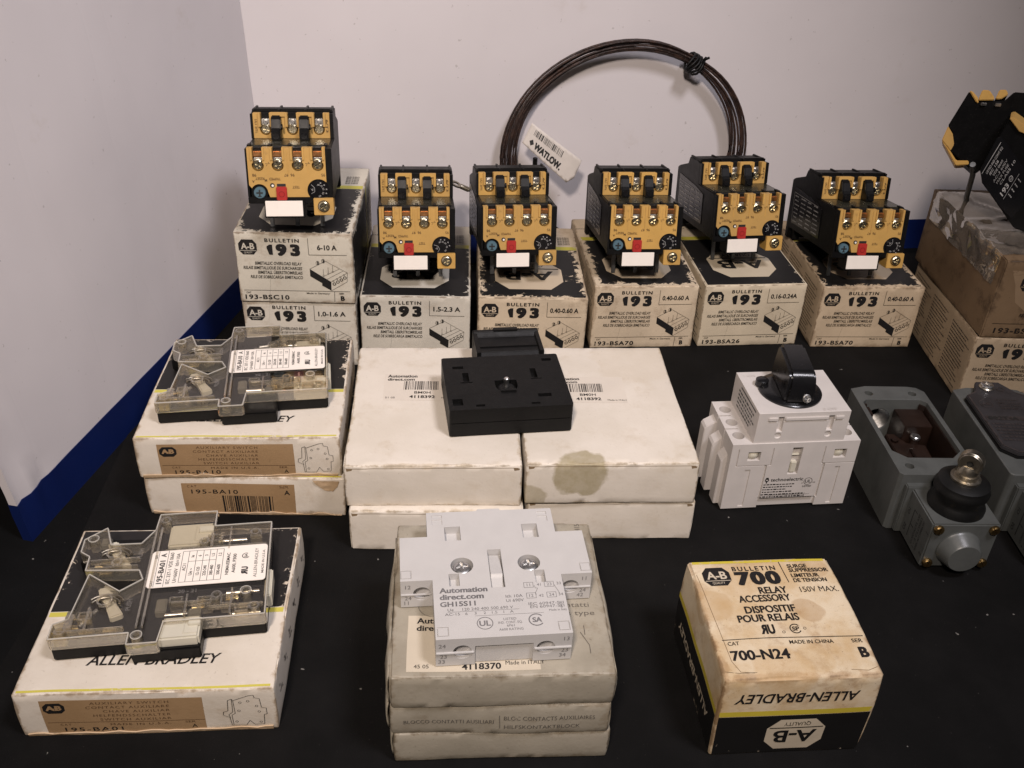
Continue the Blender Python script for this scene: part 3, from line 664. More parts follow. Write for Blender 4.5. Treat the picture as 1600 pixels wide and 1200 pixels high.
    for x in (-10.3, 9.2): ff.line(b, [(x - 1.2, 38.6), (x + 1.2, 38.6)], .2, .08); ff.line(b, [(x, 37.2), (x, 39.8)], .2, .08); ff.line(b, [(x - .8, 37.4), (x + .7, 39.4)], .2, .08)
    fu = Face(lambda u, t, f: RM @ Vector((u * MM, (29.08 - f) * MM, t * MM)))
    for s_, x in (('1/L1 2/T1', -18.3), ('6/T3', 17.9)): fu.text(b, s_, x, 53, 1.1, 6.5, 'c', -90, .01, off=.1)
    mk('plate_lettering', b, M['ink_brown'], root, normals=False)
    return root
relay0 = make_relay()
RELAYS = [(-.1165, .4647, 2 * h193, 7.8, 'yellow and black overload relay topmost on the two-carton stack at left'),
          (-.0565, .4932, h193, 6.7, 'overload relay facing front on the 1.5-2.3 A carton'),
          (-.0006, .5027, h193, 8.6, 'overload relay standing on the carton behind the black square block'),
          (.0705, .5112, h193, 6.8, 'overload relay on the carton with the badly scuffed black top'),
          (.1336, .5363, h193, 10.0, 'overload relay with printed black flank on the 0.16-0.24 A carton'),
          (.2006, .5209, h193, 6.4, 'overload relay on the end carton of the row, nearest the taped brown carton')]
for i, (x, y, z, a, lb) in enumerate(RELAYS):
    o = relay0 if i == 0 else copy_tree(relay0)
    o.location = (x, y, z + .0003); o.rotation_euler = (0, 0, R(a)); o['label'] = lb
    for ch in o.children:
        if ch.name.startswith('current_dial'):
            c_ = RM @ Vector((14 * MM, 0, 25.2 * MM)); ch.matrix_local = Matrix.Translation(c_) @ Matrix.Rotation(R(random.uniform(-50, 50)), 4, RM.to_3x3() @ Vector((0, 1, 0))) @ Matrix.Translation(-c_) @ ch.matrix_local
        if ch.name.startswith('terminal_screw'): ch.matrix_local = ch.matrix_local @ Matrix.Rotation(random.uniform(0, 3), 4, 'Z')

# ------------------------------------------------------------------ auxiliary switch boxes (flat, left)
DA = (88.8 * MM, 84.2 * MM, 21.7 * MM)
def aux_box(label, loc, rz, seed, style):
    m = carton_mat('white box card', DA, (.67, .61, .53, 1), (.60, .54, .455, 1), (.36, .25, .14, 1), .8, .3, (), seed)
    o, F = carton('switch_box', label, DA, loc, rz, m, 'flat switch boxes on the left', seed, .75, squash=.5)
    k, wh, ye, tan, bk, dl = BM(), BM(), BM(), BM(), BM(), BM(); f, t, r = F['front'], F['top'], F['right']
    t.rect(bk, 1, 87.6, 38.6, 83.2, .07); t.rect(ye, 1, 87.6, 36.0, 38.3, .07)
    t.text(k, 'ALLEN-BRADLEY', 21, 14.5, 4.4, 47, 'l', 0, .015, .22)
    t.rect(ye, 1.2, 87.5, .9, 1.9, .07)
    if style == 'lower':
        f.poly(tan, [(16, -3.6), (66, -3.6), (66, -20.6), (16, -20.6)], .09)
        f.text(dl, 'CAT', 18.5, -5.2, 1.2, 4, 'l', 0, 0, 0, 1.5); f.text(k, '195-BA10', 20, -8.2, 2.2, 21, 'l', 0, .01, 0, 1.2)
        f.text(dl, 'SER', 59.5, -5, 1.3, 4, 'l'); f.text(k, 'A', 61.3, -8.2, 2.4, None, 'l', 0, .02)
        f.bars(k, 33.5, 56, -20.2, -10.4, 30, .2, 5)
    else:
        w0, w1 = (9.5, 68.5) if style == 'upper' else (8.5, 63.5)
        f.poly(tan, [(w0, -3.2), (w1, -3.2), (w1, -20.4), (w0, -20.4)], .09)
        octagon(f, k, tan, w0 + 4.4, -7.2, 7.2, 5.2, 0, .16, False); f.text(tan, 'AB', w0 + 4.4, -6.9, 2.3, 5, 'c', 0, .03, off=.3)
        for i, (s_, w_) in enumerate((('AUXILIARY SWITCH', 27), ('CONTACT AUXILIARE', 28.5), ('CHAVE AUXILIAR', 23), ('HELFENDSSCHALTER', 26.5), ('SWITCH AUXILIAR', 24.5))):
            f.text(dl, s_, w0 + 43.5, -4.9 - 2.15 * i, 1.25, w_, 'r', 0, -.005, 0, 1.25)
        f.line(dl, [(w0 + 1, -14.6), (w1, -15.0)], .2)
        f.text(dl, 'CAT', w0 + 5, -15.9, 1.0, 3.6, 'l', 0, 0, 0, 1.4); f.text(dl, 'MADE IN U.S.A.', w0 + 22, -16.2, 1.1, 21, 'l', 0, 0, 0, 1.3); f.text(dl, 'SER', w1 - 7, -16, 1.0, 3.6)
        f.text(k, '195-BA10' if style == 'upper' else '195-BA01', w0 + 6, -18.6, 2.0, 20, 'l', 0, .01, 0, 1.2); f.text(k, 'A', w1 - 5, -18.4, 2.0)
        # outline drawing of the switch
        P_ = [(72.6, -19), (72.2, -14.6), (70, -13.2), (70.2, -11.4), (71.8, -10.9), (72.2, -5.2), (73.6, -4.6), (74, -5.4), (79.6, -3.2), (81.4, -3.0), (81.6, -4.4), (83.3, -4.8), (83.6, -9.4), (85.2, -9.8), (85.2, -13), (84.2, -13.2), (84.0, -18.6), (80.6, -18.8), (79, -16.4), (77.6, -19.2), (72.6, -19)]
        f.line(k, P_, .17); f.line(k, [(73.6, -4.8), (73.4, -11.6), (71.9, -13), (72.4, -14.8)], .15); f.line(k, [(74, -5.4), (74.2, -12.4), (73, -13.2), (73.2, -18.8)], .15)
        for (x, y) in ((76.4, -6.6), (79.2, -6), (82, -8.6), (75.6, -11), (82.6, -11.6), (74.4, -17), (82.8, -17.4)): f.ring(k, x, y, .45, .15)
    for i, s_ in enumerate(('1', 'f', 'f1', 'd', 'f1', 'f')): r.text(k, s_, 10 + 13 * i, -11 + (1.2 if i % 2 else 0), 4.2, None, 'c', 90, 0, 0, 1); r.ring(k, 8.5 + 13 * i, -8.0, .35, .6); r.ring(k, 12.5 + 13 * i, -13, .3, .5)
    bm = BM(); rr = F['front']      # loose flap edge standing a little proud along the bottom of the front
    ink = print_mat('box black ink', DA, (.014, .013, .013, 1), (.6, .52, .42, 1), .35, seed)
    tanm = carton_mat('tan label', DA, (.33, .215, .115, 1), (.29, .185, .095, 1), (.2, .12, .06, 1), .2, .3, (), seed + 4, .5)
    prints(o, {'black_lettering': (k, ink), 'black_field': (bk, ink), 'yellow_stripe': (ye, print_mat('box yellow ink', DA, (.62, .55, .10, 1), (.62, .54, .4, 1), .25, seed)),
               'tan_label': (tan, tanm), 'dot_lettering': (dl, print_mat('dot print', DA, (.10, .055, .03, 1), (.33, .215, .115, 1), .6, seed + 2))})
    if style == 'lower':
        b = BM(); f.poly(b, [(74.5, -.9), (86.6, -1.0), (85.6, -4.2), (83.4, -6.8), (79.6, -6.2), (76.2, -3.4)], .35, 1.6)
        for v in b.verts: v.co.y -= .0006 * abs(noise.noise(v.co * 300))
        mk('torn_flap', b, carton_mat('torn card', DA, (.42, .29, .17, 1), (.5, .38, .25, 1), (.2, .13, .07, 1), .3, .6, (), seed), o, 40, normals=False)
    # torn flap along the lower front edge
    b = BM(); n = 30
    pr = []
    for i in range(n + 1):
        u = 1.5 + 85.5 * i / n; dr = 1.4 + 1.1 * noise.noise(Vector((u * .16, seed, 0))) + (.5 * noise.noise(Vector((u * .7, seed, 3))))
        a_ = f.P(u, -21.65, .25); b_ = f.P(u, -21.65 + max(.3, dr), .55); c_ = f.P(u, -21.65 + max(.3, dr), .06)
        pr.append([b.verts.new(q) for q in (a_, b_, c_)])
    for A, B_ in zip(pr, pr[1:]):
        for j in range(2): b.faces.new((A[j], B_[j], B_[j + 1], A[j + 1]))
    mk('bottom_flap', b, carton_mat('flap card', DA, (.60, .45, .30, 1), (.5, .36, .22, 1), (.3, .2, .1, 1), .5, .5, (), seed), o, 40, normals=False)
    return o
hA = 21.7 * MM
aux_box('flat white box with a barcode on its tan label, underneath another flat box', (-.1180, .3388, 0), 3.2, 1.5, 'lower')
aux_box('flat white box with five-line tan label stacked on the barcode box', (-.1190, .3392, hA), 5.2, 2.5, 'upper')
aux_box('flat white box alone at the front left corner with black half and yellow stripe', (-.1224, .2202, 0), 5.5, 3.5, 'front')

# ------------------------------------------------------------------ clear-covered auxiliary switches
def ringy(bm, r0, r1, z0, z1, c, n=22):
    rg = [[bm.verts.new((c[0] + r * math.cos(2 * math.pi * i / n), c[1] + r * math.sin(2 * math.pi * i / n), z)) for r, z in ((r0, z0), (r1, z0), (r1, z1), (r0, z1))] for i in range(n)]
    for i in range(n):
        A, B = rg[i], rg[(i + 1) % n]
        for j in range(4): bm.faces.new((A[j], B[j], B[(j + 1) % 4], A[(j + 1) % 4]))
def aux_switch(label, loc, rz, cat_no, nylon):
    """origin at the middle of the plan; base 0-5.5 mm, clear cover above"""
    root = thing('auxiliary_switch', label, 'switch', loc, rz, 'clear covered auxiliary switches')
    P = lambda name, bm, mat, bev=.2, par=root, sm=None: mk(name, mmx(bm), mat, par, sm, bev * MM if bev else 0)
    base = [(-37, -28), (-9.4, -28), (-9.4, -32.5), (14.5, -32.5), (14.5, -23.5), (37, -23.5), (37, 25.5), (14.5, 25.5), (14.5, 34.5), (-7, 34.5), (-7, 27), (-27, 28.5), (-36, 22), (-36, 16), (-30.5, 14), (-30.5, 5), (-28, 3), (-36, -20)]
    P('base', prism(BM(), base, 0, 5.6, XYZ), M['black'], .5)
    cov = [(-37, -28), (-9.8, -28), (-9.8, -33.5), (.5, -33.5), (1.5, -24), (37, -24), (37, 26), (14.8, 26), (14.8, 35), (-7.4, 35), (-8, 26), (-12.5, 18.5), (-24, 19), (-27, 29), (-34.5, 23), (-34.5, 16), (-30.8, 13), (-30.8, 5.5), (-11, 3.5), (-9, -1.5), (-16.5, -7), (-29, 3.2), (-31.8, -19), (-36.8, -21)]
    P('clear_cover', prism(BM(), cov, 9.6, 10.6, XYZ), M['clear'], .25)
    # rim walls of the cover and raised ribs
    rim = BM(); n = len(cov)
    for i in range(n):
        a, b = Vector(cov[i]), Vector(cov[(i + 1) % n]); d = (b - a).normalized(); nr = Vector((-d.y, d.x)) * .45
        c0 = [(a - nr), (b - nr), (b + nr), (a + nr)]
        prism(rim, [(p.x, p.y) for p in c0], 5.7, 11.2 if i not in (0,) else 10.9, XYZ)
    P('cover_rim', rim, M['clear_rib'], .28)
    glint = BM()  # added pale strips that paint light gathering along the cover's edges
    for i in range(n):
        a, b = Vector(cov[i]), Vector(cov[(i + 1) % n]); d = (b - a).normalized(); nr = Vector((-d.y, d.x)) * .2
        prism(glint, [((a - nr).x, (a - nr).y), ((b - nr).x, (b - nr).y), ((b + nr).x, (b + nr).y), ((a + nr).x, (a + nr).y)], 11.0, 11.35, XYZ)
    for (x, y) in ((-6.8, -30), (-31, 22.5), (29.5, -12)): ringy(glint, 1.85, 2.1, 11.7, 11.95, (x, y))
    P('cover_edge_glint', glint, M['edge_glint'], 0)
    rb = BM()
    for x in (-7.6, -5.6): box(rb, x - .4, x + .4, -26, 27, 10.5, 11.8)
    for (x0, x1, y0, y1) in ((-36, -12, -25.5, -24.6), (-30, -12, 10, 10.9), (-30, -12, 6.0, 6.7), (3, 36, 13.3, 14.0), (3, 20, -15.5, -14.8), (21, 21.7, 12, 25), (24, 24.8, -23, -9.5), (16, 36, -18.5, -17.9), (8, 8.7, -22, -11), (-33, -30, -24, -17), (-26, -25, -25, -14), (14, 15, 14, 22)):
        box(rb, x0, x1, y0, y1, 9.0, 11.5)
    for (x, y) in ((-6.8, -30), (-4.8, 31), (-33.5, -25), (-31, 22.5), (29.5, -12), (11.5, 17), (31, 20.5), (19, -13), (-20, 8.4), (33, -20)):
        ringy(rb, 1.1, 2.1, 6, 11.8, (x, y))
    for (x0, x1, y0, y1) in ((12.5, 18.5, 17, 21), (29, 33.5, 18, 22), (12, 17.5, -17, -12.8), (20.5, 25, -17.5, -12.5), (2, 7, -15, -12), (26, 31, -22, -18.6), (-29, -24, -20, -16)):
        for q in ((x0, x1, y0, y0 + .7), (x0, x1, y1 - .7, y1), (x0, x0 + .7, y0 + .7, y1 - .7), (x1 - .7, x1, y0 + .7, y1 - .7)): box(rb, *q, 6, 11.3)
    P('cover_rib', rb, M['clear_rib'], .25)
    # inside and through the cover: levers, springs, terminals
    for (x, y, a) in ((-20.5, 14.5, 66), (-19.5, -10.5, -62)):
        b = BM(); prism(b, [(-2.4, -7.5), (2.4, -7.8), (1.8, -1), (2.6, 2), (1.9, 8.8), (-1.6, 9.6), (-2.4, 5), (-1.7, 1)], 6.2, 9.2, XYZ)
        bmesh.ops.transform(b, matrix=Matrix.Translation((x, y, 0)) @ Matrix.Rotation(R(26), 4, 'Z'), verts=b.verts); P('rocker', b, M['frost'], .5)
        b = BM(); ringy(b, 2.2, 2.9, 11.0, 12.2, (x - 1.2, y - 1.2)); P('pivot_boss', b, M['clear_rib'], .1)
        b = BM(); tube(b, [(x + 6.5 * math.cos(R(t)) - 1, y + 5 * math.sin(R(t)) - 3, 11.3) for t in range(15, 150, 8)], .42, 8); tube(b, [(x + 5.2 * math.cos(R(t)) - 1, y + 3.8 * math.sin(R(t)) - 3, 11.1) for t in range(5, 165, 8)], .4, 8); P('spring', b, M['dull_steel'], 0, sm=60)
    for (x, y) in ((-31, -19.5), (-26, -22), (-27, 11.8), (-24.5, 7.8), (-18, -22), (-29, -15), (24, -11), (12, -14), (17, 12)):
        b = BM(); box(b, x - 2.4, x + 2.4, y - 1.1, y + 1.1, 5.6, 7.6); P('brass_contact', b, M['screw'], .25)
    for (x0, x1, y0, y1, z1) in ((2, 9, 14.6, 17.6, 8.6), (-3, 1, -17, -10, 8.8), (-4, .5, 14, 18, 8), (18.5, 24, 15, 17.4, 8.2), (26, 34, 14.6, 17, 8.6), (9, 13.5, -19.5, -15.8, 8.6), (27, 33.5, -17, -14.6, 8.2), (-29, -25, 22, 26, 8.6), (-34, -30.5, -16.5, -12.5, 8.8)):
        b = BM(); box(b, x0, x1, y0, y1, 5.6, z1); P('inner_block', b, M['amber'], .4)
    for (x, y, L, a) in ((22, 19.5, 11, 0), (30, -20.5, 10, 0), (9, 20, 8, 10), (-26, -17, 9, 60), (-23, 10, 8, -20), (5, -18.5, 8, 0), (28, -9.6, 12, 0)):
        b = BM(); cyl(b, (-L / 2, 0, 8.4), .8, L, 'X', 10); bmesh.ops.transform(b, matrix=Matrix.Translation((x, y, 0)) @ Matrix.Rotation(R(a), 4, 'Z'), verts=b.verts); P('plunger_rod', b, M['steel'], 0, sm=40)
    b = BM(); box(b, -36, -31.5, -27, -22.5, 5.7, 9); P('yellow_terminal', b, plastic('straw nylon', (.50, .40, .12, 1), .4), .3)
    for (x0, x1, y0, y1, z1) in nylon:
        b = BM(); box(b, x0, x1, y0, y1, 3.2, z1); q = P('nylon_block', b, M['frost'], .7)
        b = BM(); xm = x0 + (x1 - x0) * .58
        box(b, xm, x1 - .6, y0 + 1.6, y0 + 2.2, z1 - .2, z1 + .35); box(b, xm, xm + .6, y0 + 2.2, y1 - 2, z1 - .2, z1 + .35); box(b, xm + 1.8, x1 + .2, (y0 + y1) / 2, (y0 + y1) / 2 + 3, z1 - .3, z1 + 1.2)
        P('block_lip', b, M['frost'], .2, q)
    b = BM(); box(b, 35.8, 38.6, -13, 1, 2.5, 9.2); P('end_slide', b, M['frost'], .5)
    # rating label
    lab = P('rating_label', prism(BM(), roundrect(-7.2, 36.2, -6.6, 13.2, 1.4), 10.9, 11.15, XYZ), M['white'], 0)
    k = BM(); f = Face(lambda u, t, o_: (u * MM, t * MM, (11.15 + o_ * .3) * MM))
    V = lambda s_, x, y, c, w=None, b=.01, al='l', sh=0: f.text(k, s_, x, y, c, w, al, 90, b, sh)
    V('CAT', -5.6, -5.8, 1.0); V('SER', -5.6, 8.8, 1.0); V(cat_no, -2.9, -4.8, 1.9, 12.5, .03); V('A', -2.9, 9.6, 1.9, None, .03)
    f.line(k, [(-4.7, -6.4), (-4.7, 13)], .15); f.line(k, [(-1.2, -6.4), (-1.2, 13)], .15)
    V('IEC 337-1 VDE 0660', .2, -5.2, 1.35, 17); V('Ui=660V  Ith=10A', 2.6, -4.8, 1.3, 16)
    for x in (4.2, 6.6, 9.4, 12.0, 14.5, 17.0): f.line(k, [(x, -4.8 if x > 6 else -4.8), (x, 12)], .17)
    f.line(k, [(4.2, -4.8), (17, -4.8)], .17); f.line(k, [(4.2, 12), (17, 12)], .17); f.line(k, [(6.6, 6.2), (17, 6.2)], .17)
    V('AC11', 5.4, 3.2, 1.2, None, .02, 'c'); V('Ue ~', 8, .5, 1.3, None, .02, 'c'); V('Ie', 8, 9, 1.2, None, .02, 'c')
    for x, a_, b_ in ((10.7, '12-120', '6'), (13.2, '220-240', '3'), (15.7, '380-480', '1.5')): V(a_, x, .6, 1.15, None, .02, 'c'); V(b_, x, 9, 1.15, None, .02, 'c')
    V('500-600', 18.3, .6, 1.15, None, .02, 'c'); V('1.2', 18.3, 9, 1.15, None, .02, 'c'); f.line(k, [(19.6, -4.8), (19.6, 12)], .17); f.line(k, [(17, -4.8), (19.6, -4.8)], .17); f.line(k, [(17, 12), (19.6, 12)], .17)
    V('NEMA/EEMAC', 21.6, 3.4, 1.15, 12, .02, 'c'); V('A600, P300', 24, 3.4, 1.2, 10.5, .02, 'c')
    f.text(k, 'R', 28.2, -3.2, 2.2, 2.2, 'l', 90, .06, 0, 1, .2, True); f.text(k, 'U', 28.2, -.8, 2.2, 1.9, 'l', 90, .06)
    f.ring(k, 28.2, 7.2, 1.35, .3, a0=60, a1=330); V('SA', 28.2, 7.2, 1.1, None, .03, 'c')
    V('ALLEN-BRADLEY', 32.2, 3, 1.2, 16, 0, 'c'); V('MADE IN U.S.A.', 34.9, 3.5, .9, 13, .01, 'c')
    mk('label_lettering', k, M['ink'], lab, normals=False)
    # moulded relief characters
    k = BM(); f = Face(lambda u, t, o_: (u * MM, t * MM, (10.62 + o_) * MM))
    for (s_, x, y) in (('PUSH', -12, -14), ('PUSH', -12, 13), ('20 - 21', 8, -9.3)): f.text(k, s_, x, y, 1.7, None, 'c', 90 if x < 0 else 0, .02)
    mk('moulded_lettering', k, M['clear_rib'], root, normals=False)
    return root
def on_box(bx, by, rz, dx, dy): a = R(rz); return bx + dx * math.cos(a) - dy * math.sin(a), by + dx * math.sin(a) + dy * math.cos(a)
x, y = on_box(-.1224, .2202, 5.5, 0, .0455)
aux_switch('clear plastic switch with white rating label on the front left box', (x, y, hA + .0004), 10.2, '195-BA01', ((.5, 14.2, -31.0, -20.5, 9.6), (-3, 14, 18, 30.5, 9.2)))
x, y = on_box(-.1190, .3392, 5.2, -.0015, .0420)
aux_switch('clear plastic switch with white rating label on the rear left box stack', (x, y, 2 * hA + .0004), 11.0, '195-BA10', ((22, 36.6, -23.4, -9.5, 9.2), (22, 34, 15, 22.5, 9.2)))

# ------------------------------------------------------------------ plain white boxes in the middle
DW = (75.6 * MM, 96.7 * MM, 22.23 * MM); hW = DW[2]
def white_box(label, loc, rz, seed, stains=(), amp=.8, lettering=None, side=0):
    m = carton_mat('off white card', DW, (.67, .615, .54, 1), (.61, .555, .475, 1), (.42, .33, .21, 1), .75, .3, stains, seed)
    o, F = carton('white_box', label, DW, loc, rz, m, 'plain white boxes stacked in the middle', seed, amp, r=.7, squash=.35)
    if lettering:
        k, pp = BM(), BM(); t = F['top']; ox, oy = lettering
        t.rect(pp, ox, ox + 37, oy, oy + 22, .09)
        t.text(k, 'Automation', ox + 1.5, oy + 20.2, 2.2, 14.2, 'l', 0, .03); t.text(k, 'direct.com', ox + 1.5, oy + 17.4, 2.0, 13, 'l', 0, .03)
        t.bars(k, ox + 9.5, ox + 26, oy + 8.6, oy + 15.8, 26, .2, 3)
        t.text(k, 'BM0H', ox + 18.5, oy + 6.3, 1.9, 7.6, 'c', 0, .01); t.text(k, '4118392', ox + 18.5, oy + 2.8, 2.1, 12, 'c', 0, .03)
        t.text(k, '51 05', ox + 1, oy + 2, 1.3, 4.6, 'l', 0, 0); t.text(k, 'Made in ITALY', ox + 27.5, oy + 2, 1.2, 9.3, 'l')
        prints(o, {'black_lettering': (k, print_mat('thermal ink', DW, (.02, .018, .018, 1), (.6, .55, .5, 1), .3, seed)),
                   'paper_label': (pp, print_mat('thermal label', DW, (.70, .635, .55, 1), (.55, .48, .4, 1), .1, seed))})
    # tucked lid seam along the top front edge with little torn ears
    b = BM(); f = F['front']
    f.line(b, [(1.4 + 2.5 * i, -1.5 - .35 * noise.noise(Vector((i * .3, seed, 2)))) for i in range(30)], .28, .04, 4)
    for u in (2.2, 73.0): f.poly(b, [(u - 1.2, -1.2), (u + 1.6, -1.7), (u + 1.3, -2.5), (u - .8, -2.9)], .05, 0)
    mk('lid_seam', b, plastic('seam shade', (.22, .155, .09, 1), .8), o, normals=False)
    return o
BS = (.30, .25, .14, 1)
white_box('plain cream box under the barcode-labelled white box in the middle stack', (-.0301, .3213, 0), 3.6, 21, amp=.9)
white_box('plain cream box under the oil-stained white box in the middle stack', (.0470, .3338, 0), 3.4, 22, amp=.9)
white_box('cream box with a barcode label and no stain, on top of the middle stack', (-.0315, .3249, hW), 4.7, 23, lettering=(13.5, 49))
white_box('cream box with a round oil stain on its front edge', (.0455, .3322, hW), 4.9, 24,
          [(-.0135, -.001, .0165, .0125, BS, .8), (-.036, -.001, .004, .0075, BS, .6), (.022, .085, .0222, .022, (.52, .43, .31, 1), .25)], lettering=(14.5, 46.5))

# ------------------------------------------------------------------ black mechanism block
def timer():
    root = thing('mechanism_block', 'matt black square mechanism block with a steel post, on the middle white boxes', 'mechanism', (.0006, .3498, 2 * hW + .0007), 9.8)
    P = lambda name, bm, mat, bev=.25, par=root, sm=None: mk(name, mmx(bm), mat, par, sm, bev * MM if bev else 0)
    b = P('body', prism(BM(), roundrect(-27.5, 27.5, 0, 43, 1.2), 0, 14, XYZ), M['black_matte'], 0)
    cs = []
    c = BM(); lathe(c, [(5.0, 9), (5.0, 20)], (0, 17.5, 0), 28); box(c, -5, 5, 17.5, 22, 9, 20); cs.append(c)
    for (x0, x1, y0, y1) in ((-23, -18, 33, 35.2), (19.5, 24, 37, 39.2), (-25.5, -21, 3.6, 8.6), (13, 19, 7.5, 10), (-19, -16.3, 22, 29.5), (12.5, 15.2, 23, 31), (-15.5, -11.5, 2, 3.6), (9, 13, 2, 3.4), (-20.5, -15, 21.0, 21.8), (12, 17, 22.0, 22.7)):
        cs.append(box(BM(), x0, x1, y0, y1, 11.5, 20))
    cs.append(box(BM(), -26.6, 26.6, -1, .35, 6.6, 7.0))
    for c in cs: mmx(c)
    cut(b, cs); soften(b, .35 * MM)
    e = BM(); lathe(e, [(4.2, 9), (4.2, 12.6), (3.4, 13.2)], (0, 17.5, 0), 24); P('hub', e, M['black_matte'], .1, sm=35)
    e = BM(); lathe(e, [(1.25, 9), (1.25, 17.2), (.7, 17.6)], (0, 18.5, 0), 18); P('steel_post', e, M['steel'], 0, sm=35)
    e = BM(); box(e, -3.2, 3.8, 12.3, 14.2, 12.4, 14.8); P('hub_stop', e, M['black_matte'], .2)
    e = BM(); prism(e, [(46, .2), (46, 11.8), (48, 13.2), (62, 13.2), (64, 15), (66.5, 15), (66.5, .2)], -10, 22, YZ); fl = P('rear_bracket', e, M['black_matte'], .3)
    e = BM(); box(e, -10.2, -8.2, 45.5, 66.6, .3, 14.6); box(e, 20.2, 22.2, 45.5, 66.6, .3, 14.6); box(e, -8, 20, 43, 46.2, 1, 9.5); box(e, -8, 20, 52, 52.8, 13.1, 13.8); box(e, 0, 12, 64, 66.8, 14.8, 15.8); P('bracket_rib', e, M['black_matte'], .2, fl)
timer()

# ------------------------------------------------------------------ grey card boxes and the light grey contact block
DG = (75.1 * MM, 75 * MM, 15.18 * MM); hG = DG[2]
GB, GB2, GD = (.37, .335, .27, 1), (.29, .26, .205, 1), (.20, .155, .10, 1)
def grey_box(label, loc, rz, seed, which, amp):
    m = carton_mat('grey card', DG, GB, GB2, GD, 1.1, .5, (), seed, .45)
    o, F = carton('grey_box', label, DG, loc, rz, m, 'grey card boxes stacked at the front', seed, amp, r=.8, squash=.6)
    k, pp, g = BM(), BM(), BM(); f, t = F['front'], F['top']
    if which == 'top':
        t.rect(pp, 5.5, 50, 2.2, 27, .09)
        t.text(k, 'Automation', 8.5, 24.6, 2.4, 18, 'l', 0, .03); t.text(k, 'direct.com', 8.5, 21.2, 2.3, 16, 'l', 0, .03); t.bars(k, 17, 38, 9, 17.5, 26, .22, 9)
        t.text(k, '45 05', 8, 4.4, 1.5, 5, 'l'); t.text(k, 'GH15S11', 24, 8, 2.0, None, 'l', 0, .01); t.text(k, '4118370', 24, 4.2, 2.4, 13, 'l', 0, .03); t.text(k, 'Made in ITALY', 38.5, 5.4, 1.6, 13, 'l')
        t.text(g, 'blocco contatti', 69.5, 31, 2.2, 24, 'r', 0, -.01); t.text(g, 'contacts type', 71, 27, 2.2, 22, 'r', 0, -.01)
        t.line(g, [(66.5, 21), (66.5, 16.8)], .2); t.line(g, [(65, 18), (67.5, 12.2), (67.5, 8.6)], .2); t.line(g, [(57.5, 20), (60, 14.2), (60, 8.6)], .2)
        t.text(g, 'GH15', 70, 67, 2.0, None, 'l', 90, -.01); t.ring(g, 57, 33.5, 3, .18); t.ring(g, 14, 31.5, 5, .18)
    if which == 'middle':
        f.text(g, 'BLOCCO CONTATTI AUSILIARI', 4.5, -8.2, 1.9, 30.5, 'l', 0, .0, 0, 1.05); f.text(g, 'BLOC CONTACTS AUXILIAIRES', 38.5, -6.4, 1.9, 31, 'l', 0, 0, 0, 1.05)
        f.text(g, 'HILFSKONTAKTBLOCK', 38.5, -10.8, 1.9, 26, 'l', 0, 0, 0, 1.05); f.line(g, [(37, -5), (37, -11.6)], .2)
    ink = print_mat('grey box ink', DG, (.02, .018, .018, 1), GB, .45, seed)
    prints(o, {'black_lettering': (k, ink), 'grey_lettering': (g, print_mat('grey box faint ink', DG, (.10, .09, .08, 1), GB, .8, seed)),
               'paper_label': (pp, print_mat('grey box label', DG, (.60, .53, .42, 1), (.36, .27, .16, 1), .6, seed))})
    # side flaps that have sprung open
    for s_ in (-1, 1):
        b = BM(); pr = []
        for i in range(13):
            y_ = 2 + 66 * i / 12; bl = (1.5 + 1.3 * noise.noise(Vector((i * .4, seed, s_)))) * math.sin(math.pi * min(1, (i + 1.5) / 13))
            for j in range(5):
                z_ = .8 + 13.6 * j / 4; pr.append(b.verts.new((s_ * (37.2 + bl * math.sin(math.pi * j / 4) * 1.3 + .5) * MM, y_ * MM, z_ * MM)))
        for i in range(12):
            for j in range(4): b.faces.new((pr[i * 5 + j], pr[i * 5 + 5 + j], pr[i * 5 + 6 + j], pr[i * 5 + 1 + j]))
        fo = mk('side_flap', b, m, o, 50, normals=False); md = fo.modifiers.new('card', 'SOLIDIFY'); md.thickness = .0005
    return o
grey_box('crushed grey card box at the bottom of the front stack, no lettering on its front', (.0025, .2160, 0), 4.8, 31, 'bottom', 1.1)
grey_box('grimy grey card box with capital lettering on its front, between two others', (.0013, .2152, hG), 3.8, 32, 'middle', 1.2)
grey_box('grey card box topmost of the front stack, white label half under the contact block', (.0020, .2145, 2 * hG), 4.9, 33, 'top', .8)
